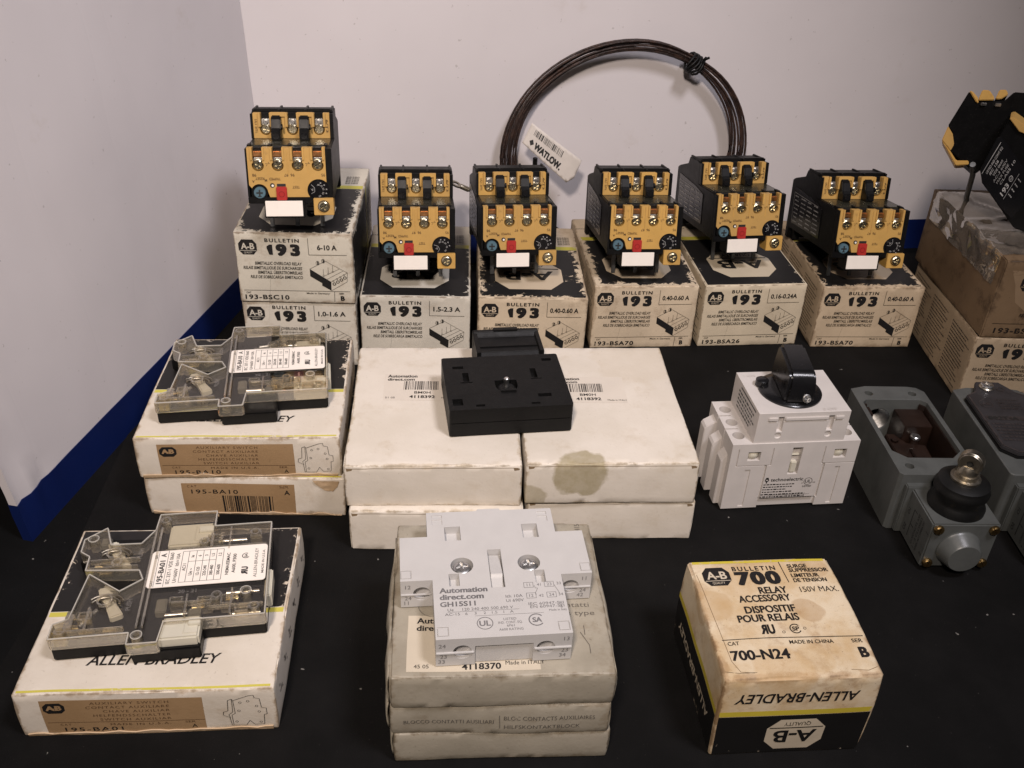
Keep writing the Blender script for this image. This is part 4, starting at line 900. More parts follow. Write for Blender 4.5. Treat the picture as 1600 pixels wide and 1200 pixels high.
def contact_block():
    root = thing('contact_block', 'light grey cross-shaped contact block with two steel screws on the grey boxes', 'contact block', (.0016, .2197, 3 * hG + .0006), 7.6)
    P = lambda name, bm, mat, bev=.25, par=root, sm=None: mk(name, mmx(bm), mat, par, sm, bev * MM if bev else 0)
    out = [(-22.5, 0), (22.5, 0), (22.5, 27), (33.6, 27), (33.6, 49), (23.6, 49), (23.6, 62.2), (-23.6, 62.2), (-23.6, 49), (-33.6, 49), (-33.6, 27), (-22.5, 27)]
    b = P('body', prism(BM(), out, 0, 12.6, XYZ), M['grey_pl'], 0); T = 12.6; cs = []
    for x in (-13.8, 13.8): c = BM(); cyl(c, (x, -2, 6.2), 3.1, 5, 'Y', 24); cs.append(c)
    for s_ in (-1, 1): c = BM(); cyl(c, (s_ * 26.2, 25, 6.2), 3.1, 5, 'Y', 24); cs.append(c)
    cs.append(box(BM(), -9.6, 9.6, -1, 1.0, -1, 8.6))
    cs.append(box(BM(), -2.4, 2.4, 22, 41, 9.4, 20))
    for (x0, x1, y0, y1, z) in ((-17.2, -11.4, 46.5, 54, 9), (11.4, 17.2, 46.5, 54, 9), (-16.8, -13.2, 23.6, 29.6, 9.5), (13.2, 16.8, 23.6, 29.6, 9.5), (-21.6, -17.8, 55.2, 58.2, 12.1), (17.8, 21.6, 55.2, 58.2, 12.1), (-21.6, -17.8, 58.8, 60.6, 12.1), (17.8, 21.6, 58.8, 60.6, 12.1)):
        cs.append(box(BM(), x0, x1, y0, y1, z, 20))
    for x in (-11.9, 11.9): c = BM(); lathe(c, [(4.0, 9.6), (4.0, 20)], (x, 33.5, 0), 28); cs.append(c)
    for (x, y) in ((-20, 1.6), (20, 1.6), (-31.6, 28.4), (31.6, 28.4)):
        for q in ((x - 1.9, x + 1.9, y - .3, y, ), (x - 1.9, x + 1.9, y + 3.4, y + 3.7), (x - 1.9, x - 1.6, y, y + 3.4), (x + 1.6, x + 1.9, y, y + 3.4)): cs.append(box(BM(), *q, 12.1, 20))
    for c in cs: mmx(c)
    cut(b, cs); soften(b, .45 * MM, 3)
    e = BM(); prism(e, [(24, 9.4), (40.5, 9.5), (40.5, 10), (29, 12.2), (28, 11.2), (24, 10.4)], -2.1, 2.1, YZ); P('slide_rib', e, M['grey_pl'], .15)
    e = BM(); box(e, -4.4, 4.4, 62, 64.6, 5, 11.6); P('rear_tongue', e, M['grey_pl'], .3)
    for q in ((-22.4, -10, -.6, .2, 5.8, 6.5), (10, 22.4, -.6, .2, 5.8, 6.5), (-33.5, -23, 26.5, 27.1, 5.8, 6.4), (23, 33.5, 26.5, 27.1, 5.8, 6.4)): P('parting_ledge', box(BM(), *q), M['grey_pl'], .12)
    for x in (-11.9, 11.9): put(SCREW_STEEL, 'steel_screw', root, Matrix.Translation((x * MM, 33.5 * MM, 10.6 * MM)) @ Matrix.Rotation(R(10), 4, 'Z'))
    k = BM(); f = Face(lambda u, t, o_: (u * MM, t * MM, (T + o_ * .35) * MM))
    f.text(k, 'Automation', -20.4, 21.6, 2.3, 16.5, 'l', 0, .04); f.text(k, 'direct.com', -20.4, 18.5, 2.3, 15, 'l', 0, .04); f.text(k, 'GH15S11', -20.4, 15.2, 2.1, 12, 'l', 0, .03)
    f.text(k, 'Ith 10A', 2, 17.6, 1.3, 5.8); f.text(k, 'Ui 690V', 2, 15.6, 1.3, 6)
    for (x, y, s_) in ((10.4, 22.4, '11'), (17.6, 22.4, '23'), (10.8, 17.4, '12'), (17.8, 17.4, '24')):
        f.text(k, s_, x, y, 1.3, None, 'c'); f.line(k, [(x - 1.6, y - 1.2), (x + 1.6, y - 1.2), (x + 1.6, y + 1.2), (x - 1.6, y + 1.2), (x - 1.6, y - 1.2)], .15)
    for (x, y, s_) in ((14, 22.4, '41'), (21, 22.6, '33'), (14.2, 17.2, '42'), (21, 17.4, '34')): f.text(k, s_, x, y, 1.2, None, 'c')
    f.line(k, [(12.4, 22), (12.6, 20.8), (13.4, 20.7), (12.4, 18.6), (12.6, 17.6)], .15); f.line(k, [(19.4, 22), (19.6, 20.9), (20.4, 18.8), (20.6, 17.8)], .15)
    f.text(k, 'IEC 60947-5-1', 9.4, 13.6, 1.2, 12); f.text(k, 'EN 60947-5-1', 9.8, 12.2, 1.2, 11.6); f.text(k, 'Made in Italy', 16, 10.4, .9, 6)
    f.text(k, 'Ue     120 240 400 500 690 V', -18, 12.6, 1.2, 22, 'l'); f.text(k, 'AC-15   6    3    2   1.5   1   A', -19, 10.6, 1.1, 23, 'l'); f.line(k, [(-9, 9.4), (14, 9.4)], .12); f.line(k, [(-18, 11.6), (6, 11.6)], .12)
    f.ring(k, -6, 6.0, 2.6, .28); f.text(k, 'UL', -6, 6, 2.2, None, 'c', 0, .03); f.ring(k, 11.2, 6.4, 2.5, .4, a0=40, a1=320); f.text(k, 'SA', 11.4, 6.4, 2.0, 3.2, 'c', 0, .04)
    f.text(k, 'LISTED', 2.4, 7.4, 1.0, None, 'c'); f.text(k, 'IND. CONT. EQ.', 2.4, 5.9, 1.0, 8, 'c'); f.text(k, '6F61', 2.4, 4.5, 1.0, None, 'c'); f.text(k, 'A600 RATING', 2.4, 2.9, 1.0, 8, 'c'); f.text(k, '4405', 20.4, 12.6, 1.1, None, 'c', 90)
    f2 = Face(lambda u, t, o_: (u * MM, (-.0 - o_ * .35) * MM, t * MM))
    for (x, y, s_) in ((-20.4, 9.4, '24'), (-20, 4.4, '23'), (-20.6, 2, '33'), (20.6, 10, '13'), (20.2, 4.6, '23'), (19.6, 2.2, '34')): f2.text(k, s_, x, y, 1.7, None, 'c')
    f3 = Face(lambda u, t, o_: (u * MM, (27 - o_ * .35) * MM, t * MM))
    for (x, y, s_) in ((-31, 9.6, '12'), (-31, 4.3, '24'), (-31.6, 2, '11'), (31, 10, '11'), (30.8, 4.3, '24'), (30, 2, '42')): f3.text(k, s_, x, y, 1.7, None, 'c')
    mk('grey_lettering', k, M['ink_grey'], root, normals=False)
contact_block()

# ------------------------------------------------------------------ relay accessory box, front right
DS = (55.84 * MM, 57.47 * MM, 40.47 * MM)
def accessory_box():
    m = carton_mat('yellowed card', DS, (.65, .55, .40, 1), (.53, .385, .215, 1), (.30, .17, .075, 1), 1.2, .65,
                   [(.011, .030, .0405, .0055, (.36, .22, .10, 1), .5), (-.012, .048, .0405, .010, (.48, .33, .17, 1), .45), (-.024, .034, .0405, .008, (.44, .29, .14, 1), .5), (.021, .052, .0405, .006, (.42, .27, .13, 1), .5), (-.006, .003, .0405, .011, (.52, .35, .17, 1), .5), (.006, .008, .0405, .007, (.55, .40, .22, 1), .45)], 41, soft=55)
    o, F = carton('accessory_box', 'yellow-stained cream and black box numbered 700, standing alone at the front right', DS, (.1045, .2244, 0), 6.1, m, None, 41, .8, r=1.0, squash=.9)
    k, wh, ye, bk = BM(), BM(), BM(), BM(); t, f, l = F['top'], F['front'], F['left']; X = lambda u: u + 27.9
    octagon(t, k, wh, X(-18.8), 48.6, 10.6, 9.4)
    t.text(k, 'BULLETIN', X(-11.9), 52.2, 2.2, 17.3, 'l', 0, .025, 0, 1.35); t.text(k, '700', X(-11.8), 47.1, 6.2, 17.6, 'l', 0, .06, 0, 1.15)
    t.line(k, [(X(7.8), 55.4), (X(8.3), 44.2)], .3)
    for s_, y, w_ in (('SURGE', 52.8, 7.8), ('SUPPRESSOR', 50.5, 15.5), ('LIMITEUR', 47.7, 11), ('DE TENSION', 45.1, 13)): t.text(k, s_, X(10.4), y, 1.9, w_, 'l', 0, .03)
    t.text(k, '150V MAX.', X(11.2), 40.2, 2.7, 14.8, 'l', 0, .0)
    for s_, y, w_ in (('RELAY', 40.5, 10.9), ('ACCESSORY', 36.5, 19.7), ('DISPOSITIF', 31.0, 18.9), ('POUR RELAIS', 26.8, 22.6)): t.text(k, s_, X(6.2), y, 3.3, w_, 'r', 0, .035)
    ul_mark(t, k, X(-9.4), 21.3, 4.0); t.ring(k, X(-1.4), 19.8, .5, .15); t.ring(k, X(3.2), 21.2, 1.9, .4, .2, 2.0, 40, 330); t.text(k, 'SP', X(3.3), 21.2, 1.8, None, 'c', 0, .03); t.ring(k, X(6.6), 21.2, .5, .15)
    t.line(k, [(X(-24.6), 17.4), (X(26.5), 17.2)], .3)
    t.text(k, 'CAT', X(-23), 15.6, 1.6, 4.2, 'l', 0, .01); t.text(k, 'MADE IN CHINA', X(-.8), 15.2, 1.6, 15.8, 'l', 0, .01); t.text(k, 'SER', X(21.6), 15.2, 1.6, 4, 'l', 0, .01)
    t.text(k, '700-N24', X(-23.2), 10.2, 4.1, 21, 'l', 0, .035); t.text(k, 'B', X(22.6), 10, 4.2, 3.3, 'l', 0, .05)
    t.line(k, [(X(-27), 3.6), (X(-22), 2.6), (X(-16), 2.7)], .12); t.rect(ye, 1.4, 54, 55.4, 56.6, .07)
    # front: white band, yellow stripe, black field, lettering upside down
    f.text(k, 'ALLEN-BRADLEY', 27.0, -9.4, 4.4, 44, 'c', 180, .02, .18)
    f.rect(ye, 1.0, 54.8, -18.4, -15.9, .07); f.rect(bk, 1.0, 54.8, -39.6, -18.6, .07)
    octagon(f, wh, bk, 29.8, -29.4, 21, 17, 180, .13)
    l.rect(ye, 1.0, 56.4, -18.4, -15.9, .07); l.rect(bk, 1.0, 56.4, -39.6, -18.6, .07)
    l.text(wh, 'ALLEN-BRADLEY', 28, -28, 4.4, 44, 'c', 180, .02, .18)
    b = BM(); t.line(b, [(1.6, 50), (3.0, 30), (4.4, 8), (6.4, 3.2), (11, 2.6)], .22, .05); t.line(b, [(45, 2.8), (51, 2.2), (54.6, 3.6)], .22, .05)
    mk('flap_crease', b, plastic('crease', (.2, .13, .07, 1), .8), o, normals=False)
    ink = print_mat('accessory box ink', DS, (.015, .013, .013, 1), (.6, .5, .36, 1), .2, 41)
    blk = print_mat('accessory box black field', DS, (.010, .0095, .0095, 1), (.5, .42, .32, 1), .1, 42, ewear=.8)
    prints(o, {'black_lettering': (k, ink), 'black_field': (bk, blk), 'pale_lettering': (wh, print_mat('accessory box pale', DS, (.60, .52, .40, 1), (.3, .22, .14, 1), .2, 4)),
               'yellow_stripe': (ye, print_mat('accessory box yellow', DS, (.58, .47, .05, 1), (.5, .4, .2, 1), .3, 6))})
accessory_box()

# ------------------------------------------------------------------ white rotary disconnect switch
def rotary():
    root = thing('rotary_switch', 'off white disconnect switch with a black turning handle standing on the black board', 'switch', (.1018, .3573, .0002), 8.0)
    P = lambda name, bm, mat, bev=.3, par=root, sm=None: mk(name, mmx(bm), mat, par, sm, bev * MM if bev else 0)
    Wt = M['white_pl']
    b = P('body', box(BM(), 0, 61, 0, 35, 1, 38.8), Wt, 0); cs = []
    cs.append(box(BM(), 17.5, 46, -1, 1.4, -1, 6.5))
    cs.append(box(BM(), 17.2, 18.4, -1, .9, 6, 26)); cs.append(box(BM(), 45.4, 46.6, -1, .9, 6, 26))
    for x0 in (3.2, 44.6):
        for q in ((x0, x0 + 17, 26, 26.5), (x0, x0 + .5, 26, 36), (x0 + 16.5, x0 + 17, 26, 36)): cs.append(box(BM(), q[0], q[1], -1, .55, q[2], q[3]))
        cs.append(box(BM(), x0 + 5, x0 + 11, -1, 4, 29.2, 34.2))
    cs.append(box(BM(), 29.2, 34, -1, 2.6, 20.4, 36)); 
    for x in (4.6, 56.6):
        for y in (7, 17.5, 28): c = BM(); lathe(c, [(2.8, 31), (2.8, 45)], (x, y, 0), 22); cs.append(c)
    for y in (12, 22.6):
        for x0 in (-1, 55): cs.append(box(BM(), x0, x0 + 7, y, y + .9, 26, 45))
    cs.append(box(BM(), 8.2, 10.8, -1, .5, 2, 24)); cs.append(box(BM(), 52, 54.4, -1, .5, 2, 24))
    for c in cs: mmx(c)
    cut(b, cs); soften(b, .3 * MM)
    for i, (x, y0, z1) in enumerate(((-2.6, 4, 29), (-4.2, 14, 31), (-5.4, 24, 33))): P('side_fin', prism(BM(), [(x, 1), (.4, 1), (.4, z1 + 2), (x + .8, z1 - 1), (x, z1 - 2.4)], y0, y0 + 6.5, XZ), Wt, .3)
    for i, y0 in enumerate((4, 14, 24)): P('side_fin', box(BM(), 60.6, 62.8, y0, y0 + 6.5, 2, 33), Wt, .3)
    e = BM(); box(e, -8.6, -2, 25, 33, .4, 8.5); box(e, -8.6, -4, 27, 33, 8.5, 10); P('mounting_foot', e, Wt, .5)
    e = BM(); cyl(e, (30, 3, 1.2), 5, 3, 'Y', 24); P('rail_clip', e, Wt, .3)
    # front details
    e = BM(); box(e, 30.2, 33, .6, 2.8, 21, 27); box(e, 29.6, 33.6, 1.2, 2.8, 30.5, 31.2); P('latch', e, M['frost'], .3)
    for x in (8.2, 49.6): e = BM(); bmesh.ops.create_uvsphere(e, u_segments=18, v_segments=12, radius=3.0, matrix=Matrix.Translation((x + 3, 3.4, 31.4))); P('terminal_cap', e, M['frost'], 0, sm=60)
    for x in (4.6, 56.6):
        for y in (7, 17.5, 28): put(SCREW_SMALL, 'terminal_screw', root, Matrix.Translation((x * MM, y * MM, 31.2 * MM)) @ Matrix.Rotation(R(30 * y), 4, 'Z'))
    up = P('upper_housing', box(BM(), 9.6, 52.8, .6, 35, 38.6, 55.4), Wt, 0); cs = []
    for x in (19.2, 43): cs.append(box(BM(), x, x + 2.6, -2, 2.2, 45, 53)); c = BM(); cyl(c, (x + 1.2, -1, 42.8), 1.5, 2.2, 'Y', 18); cs.append(c)
    for q in ((14.4, 19.2), (21.8, 43), (45.6, 50)): cs.append(box(BM(), q[0], q[1], -1, 1.0, 50.6, 51.0))
    for c in cs: mmx(c)
    cut(up, cs); soften(up, .5 * MM, 3)
    e = BM()
    for q in ((14.4, 18.8), (22.2, 42.6), (46, 50)): box(e, q[0], q[1], .0, .8, 51.2, 53)
    P('front_rail', e, Wt, .25, up)
    hx, hy = 29.8, 18.0
    e = BM(); lathe(e, [(14.6, 55.3), (14.6, 56.2), (13.8, 56.9), (9, 57.4)], (hx, hy, 0), 48); hd = P('handle', e, M['black_gloss'], 0, sm=40)
    prof = arc(-7.4, 6.6, 5.4, 180, 90, 8) + arc(11.0, 10.6, 2.6, 90, 0, 6) + [(13.8, 0), (-12.8, 0)]
    e = BM(); prism(e, [(p, q * 1.28) for p, q in prof], -6.9, 6.9, lambda p, q, s: (s, p, q + 0))
    for v in e.verts: v.co.x *= 1 - .16 * max(0, v.co.z) / 16
    bmesh.ops.transform(e, matrix=Matrix.Translation((hx + .8, hy, 56.6)) @ Matrix.Rotation(R(-6), 4, 'Z'), verts=e.verts); P('grip', e, M['black_gloss'], 1.3, hd, 40)
    e = BM(); lathe(e, [(3, 56), (3, 58.8), (2.2, 59.4)], (hx - 12, hy + 5, 0), 20); P('lock_lug', e, M['black_gloss'], 0, hd, 40)
    e = BM(); box(e, hx + 1.5, hx + 5.0, hy + 3.2, hy + 6.2, 71.3, 72.1); P('grip_slot', e, M['ink'], .1, hd)
    put(SCREW_SMALL, 'handle_screw', hd, Matrix.Translation(((hx + 2.2) * MM, (hy - 13.2) * MM, 60.0 * MM)) @ Matrix.Rotation(R(62), 4, 'X'))
    k = BM(); f = Face(lambda u, t, o_: (u * MM, (-o_ * .3) * MM, t * MM))
    f.text(k, 'technoelectric', 21.8, 17.4, 1.9, 16, 'l', 0, .02); f.ring(k, 20, 17.3, .8, .5); f.poly(k, [(19.2, 17.6), (20.8, 17.6), (20.6, 18.8), (19.4, 18.8)], .2, 0); f.line(k, [(20, 17), (20, 15.4)], .6)
    f.ring(k, 40.4, 15.8, 2.0, .25); f.text(k, 'UL', 40.4, 15.8, 1.7, None, 'c', 0, .02); f.text(k, 'c', 37.4, 15, 1.2); f.text(k, 'us', 42.8, 15.2, 1.1); f.text(k, 'LISTED', 40.4, 12.8, 1.0, None, 'c', 0, .02)
    for i in range(4): f.lines_of_text(k, 18.8, 36, 14.6 - 1.5 * i, 14.6 - 1.5 * i, 1, .7, i + 60)
    f.lines_of_text(k, 18.4, 42, 8.6, 7.2, 2, .8, 71); f.line(k, [(22, 8), (42.5, 8)], .15)
    for x in (31, 34, 37, 40): f.line(k, [(x, 9), (x, 6.6)], .15)
    fs = Face(lambda u, t, o_: ((9.6 - o_ * .3) * MM, (34.4 - u) * MM, (38.6 + t) * MM))
    fs.line(k, [(9, 14.5), (30, 14.8)], .8)
    for i in range(5): fs.lines_of_text(k, 7, 31, 12 - 2.1 * i, 12 - 2.1 * i, 1, 1.2, 80 + i)
    mk('printed_lettering', k, M['ink'], root, normals=False)
    k = BM(); f = Face(lambda u, t, o_: (u * MM, t * MM, (55.4 + o_) * MM)); f.text(k, '0 OFF', 40, 2.4, 1.8, None, 'l', 0, .02); f.text(k, '1 ON', 12, 31.5, 1.8, None, 'l', 0, .02); mk('moulded_lettering', k, Wt, up, normals=False)
rotary()

# ------------------------------------------------------------------ grey limit switches
def limit_switch(label, loc, rz, covered):
    root = thing('limit_switch', label, 'limit switch', loc, rz, 'grey cast limit switches')
    P = lambda name, bm, mat, bev=.3, par=root, sm=None: mk(name, mmx(bm), mat, par, sm, bev * MM if bev else 0)
    H = 32.2
    out = [(0, 1.4), (1.4, 0), (36, 0), (37.6, 1.4), (37.6, 68), (34.5, 71.5), (30, 72.5), (8, 72.5), (0, 70)]
    b = P('body', prism(BM(), out, 0, H, XYZ), M['paint'], 0)
    cav = [(2.4, 18), (8, 12.6), (29.6, 12.6), (35.2, 18), (35.2, 58), (32.6, 60.4), (5, 60.4), (2.4, 58)]
    if not covered:
        cs = [prism(BM(), cav, 6, 50, XYZ)]; c = BM(); cyl(c, (13, 50, 20), 6.6, 30, 'Y', 30); cs.append(c)
        for (x, y) in ((6.5, 6.4), (31, 6.4), (8, 66), (30.5, 66)): c = BM(); lathe(c, [(2.1, 27), (2.1, 50)], (x, y, 0), 18); cs.append(c)
        for c in cs: mmx(c)
        cut(b, cs)
    soften(b, .6 * MM, 3)
    if not covered:
        ln = BM()      # brown lining of the cavity and the contact carrier in it
        inn = [(p * .955 + .85, q * .955 + 1.6) for p, q in cav]; n = len(cav)
        for i in range(n):
            a, c = cav[i], cav[(i + 1) % n]; a2, c2 = inn[i], inn[(i + 1) % n]
            if i == 5: continue
            z = [6.2, H - 2.2]; v = [ln.verts.new((p[0], p[1], zz)) for zz in z for p in (a, c, c2, a2)]
            for q in ((0, 1, 2, 3), (7, 6, 5, 4), (0, 4, 5, 1), (1, 5, 6, 2), (2, 6, 7, 3), (3, 7, 4, 0)): ln.faces.new([v[j] for j in q])
        box(ln, 3, 34.6, 13.5, 50, 6.05, 8); box(ln, 20, 34, 44, 59.6, 8, H - 5); box(ln, 2.9, 7, 53, 59.8, 8, H - 4)
        li = P('lining', ln, M['brown'], .25)
        e = BM(); prism(e, [(8, 26), (30, 24), (31, 40), (22, 42), (19, 48), (10, 47), (8, 40)], 8, 19, XYZ); box(e, 12, 17, 27, 46, 19, 21.4); box(e, 21, 28, 26, 36, 19, 20.6); cyl(e, (14.5, 40, 21.4), 1.8, .8, 'Z', 18); P('contact_carrier', e, M['brown'], .6)
        put(SCREW_SLOT, 'carrier_screw', root, Matrix.Translation((25.5 * MM, 42 * MM, 22 * MM)) @ Matrix.Rotation(R(50), 4, 'Z')); e = BM(); lathe(e, [(2, 18), (2, 22)], (25.5, 42, 0), 18); P('screw_post', e, M['brown'], 0, li)
        put(SCREW_SLOT, 'carrier_screw', root, Matrix.Translation((27 * MM, 18 * MM, 10 * MM)) @ Matrix.Rotation(R(20), 4, 'Z'))
        put(SCREW_SLOT, 'carrier_screw', root, Matrix.Translation((8.2 * MM, 30 * MM, 18 * MM)) @ Matrix.Rotation(R(80), 4, 'Z'))
        e = BM()      # threaded conduit entry
        prof = []
        for i in range(11): prof += [(6.5, i * 1.1), (5.7, i * 1.1 + .55)]
        prof = [(6.6, 0)] + prof
        rings = [[e.verts.new((13 + r * math.cos(2 * math.pi * k_ / 30), 61 + z_, 20 + r * math.sin(2 * math.pi * k_ / 30))) for k_ in range(30)] for r, z_ in prof]
        for A, B in zip(rings, rings[1:]):
            for k_ in range(30): e.faces.new((A[k_], A[(k_ + 1) % 30], B[(k_ + 1) % 30], B[k_]))
        mk('conduit_thread', mmx(e), M['steel'], root, 20, normals=False)
        e = BM(); cyl(e, (13, 72.2, 20), 6.8, .5, 'Y', 24); P('conduit_plug', e, M['ink'], 0)
    else:
        e = BM(); prism(e, [(p * 1.03 - .6, q * 1.03 - 1) for p, q in cav[:4]] + [(36, 60), (30, 64), (24, 72), (12, 72), (8, 64), (1.8, 60)], H, H + 1.2, XYZ); P('gasket', e, M['rubber'], .2)
        e = BM(); prism(e, [(8, 12.4), (29.6, 12.4), (35.4, 18), (35.4, 60), (29.5, 64), (24, 73), (12, 73), (8, 64), (2.2, 60), (2.2, 18)], H + 1.2, H + 3.4, XYZ); cv = P('cover_plate', e, M['paint_dark'], .4)
        fr = BM(); f = Face(lambda u, t, o_: (u * MM, t * MM, (H + 3.4 + o_) * MM))
        f.line(fr, [(8.4, 13.2), (29.3, 13.2), (34.6, 18.4), (34.6, 59.6), (29, 63.4)], .9, .12); f.line(fr, [(8.4, 13.2), (3, 18.4), (3, 59.6), (8.6, 63.4)], .9, .12)
        for i, s_ in enumerate(('OILTIGHT', 'LIMIT SWITCH', 'HEAVY DUTY', 'SERIES B')): f.text(fr, s_, 15, 56 - 2.4 * i, 1.4, 12, 'l', 0, .01)
        f.rect(fr, 4, 33, 38.5, 42, .1); f.ring(fr, 9, 52.5, 3.2, .35); f.text(fr, 'AB', 9, 52.5, 2.2, None, 'c', 0, .02)
        for i in range(6): f.lines_of_text(fr, 5, 33, 35.4 - 2.6 * i, 35.4 - 2.6 * i, 1, 1.2, 90 + i)
        f.ring(fr, 22, 66, 1.7, .4)
        mk('raised_lettering', fr, M['plate_raised'], cv, normals=False)
        k = BM(); f = Face(lambda u, t, o_: (u * MM, t * MM, (H + 3.55 + o_) * MM)); f.text(k, '802T-A', 5, 40.2, 2.4, 15, 'l', 0, .03); mk('dark_lettering', k, M['ink'], cv, normals=False)
        e = BM(); lathe(e, [(3.6, 0), (3.8, .5), (3.2, 1)], (15.5, 67.5, H + 3.4), 26); P('washer', e, M['dull_steel'], 0, cv, 40)
        put(SCREW_STEEL, 'cover_screw', cv, Matrix.Translation((15.5 * MM, 67.5 * MM, (H + 4.3) * MM)))
    # operating head
    hb = P('head', box(BM(), 6.0, 36.4, -27.0, -.2, 1.5, 26.2), M['paint'], .7)
    P('head_collar', box(BM(), 3.4, 36.9, -3.2, .6, .8, 27.4), M['paint'], .5, hb)
    hx, hy = 21.2, -13.6
    e = BM(); lathe(e, [(12.2, 26.0), (12.3, 28), (11.2, 30.3), (10.6, 32), (11.6, 34.6), (11.9, 36.8), (11.2, 37.8), (10.9, 39.8), (8.8, 40.8), (5.6, 41.2)], (hx, hy, 0), 44); P('boot', e, M['rubber'], 0, hb, 45)
    e = BM(); lathe(e, [(6.4, 41.2), (6.4, 42.2), (5.0, 42.5), (5, 43.8), (5.2, 44.6)], (hx, hy, 0), 30); pg = P('plunger', e, M['dull_steel'], 0, hb, 40)
    e = BM(); lathe(e, [(4.4, 44.2), (4.2, 46.5), (3.2, 48.5)], (hx, hy, 0), 24); P('roller_stem', e, M['dull_steel'], 0, pg, 40)
    e = BM(); rg = [[e.verts.new((r_ * math.cos(2 * math.pi * q / 36), y_, r_ * math.sin(2 * math.pi * q / 36))) for r_, y_ in ((1.5, -2.4), (4.4, -2.4), (4.7, -2.0), (5.0, -2.0), (5.3, -1.6), (5.3, 1.8), (4.9, 2.3), (1.5, 2.3))] for q in range(36)]
    for q in range(36):
        for j_ in range(8): e.faces.new((rg[q][j_], rg[(q + 1) % 36][j_], rg[(q + 1) % 36][(j_ + 1) % 8], rg[q][(j_ + 1) % 8]))
    bmesh.ops.transform(e, matrix=Matrix.Translation((hx, hy, 50.2)) @ Matrix.Rotation(R(-38), 4, 'Z'), verts=e.verts); P('roller', e, M['dull_steel'], 0, pg, 35)
    e = BM(); cyl(e, (0, -1.6, 0), 1.5, 3, 'Y', 16); bmesh.ops.transform(e, matrix=Matrix.Translation((hx, hy, 50.2)) @ Matrix.Rotation(R(-38), 4, 'Z'), verts=e.verts); P('axle', e, M['ink'], 0, pg)
    e = BM(); lathe(e, [(9.6, 0), (9.6, .8), (9.0, 1.6), (7.6, 6.6), (7.0, 7.2)], (0, 0, 0), 40, Matrix.Translation((hx - .6, -26.9, 12.6)) @ Matrix.Rotation(R(90), 4, 'X')); P('head_cap', e, M['paint'], 0, hb, 35)
    for (x, z) in ((8.8, 4.4), (33.6, 4.4), (8.8, 23.6), (33.6, 23.6)): put(SCREW_BRONZE, 'head_screw', hb, Matrix.Translation((x * MM, -27 * MM, z * MM)) @ Matrix.Rotation(R(90), 4, 'X') @ Matrix.Rotation(R(x * 9), 4, 'Z'))
    k = BM(); f = Face(lambda u, t, o_: ((6.0 - o_ * .3) * MM, (-u) * MM, t * MM))
    for s_, x, t_, c_ in (('2', 24.4, 7, 2.0), ('O1', 6, 16, 2.0), ('O2', 6, 7, 2.0), ('1', 24.4, 19, 2.0)): f.text(k, s_, x, t_, c_, None, 'c', 90, .03)
    f.line(k, [(10, 5), (10, 20)], .6); f.line(k, [(10, 12), (13, 12)], .5); f.line(k, [(10, 20), (13, 20)], .5)
    for i, s_ in enumerate(('CONTACTS ARE', '1 - 2 CLOSED', 'WHEN NOT OPERATED')): f.text(k, s_, 15 + 2.4 * i, 13, 1.3, 17, 'c', 90, .02)
    mk('head_lettering', k, M['ink'], hb, normals=False)
    return root
limit_switch('grey cast limit switch with open cavity and roller plunger, beside the white rotary switch', (.1775, .3499, .0003), 3.4, False)
limit_switch('grey limit switch with a black nameplate cover, cut off at the right edge', (.2290, .3535, .0003), 1.8, True)

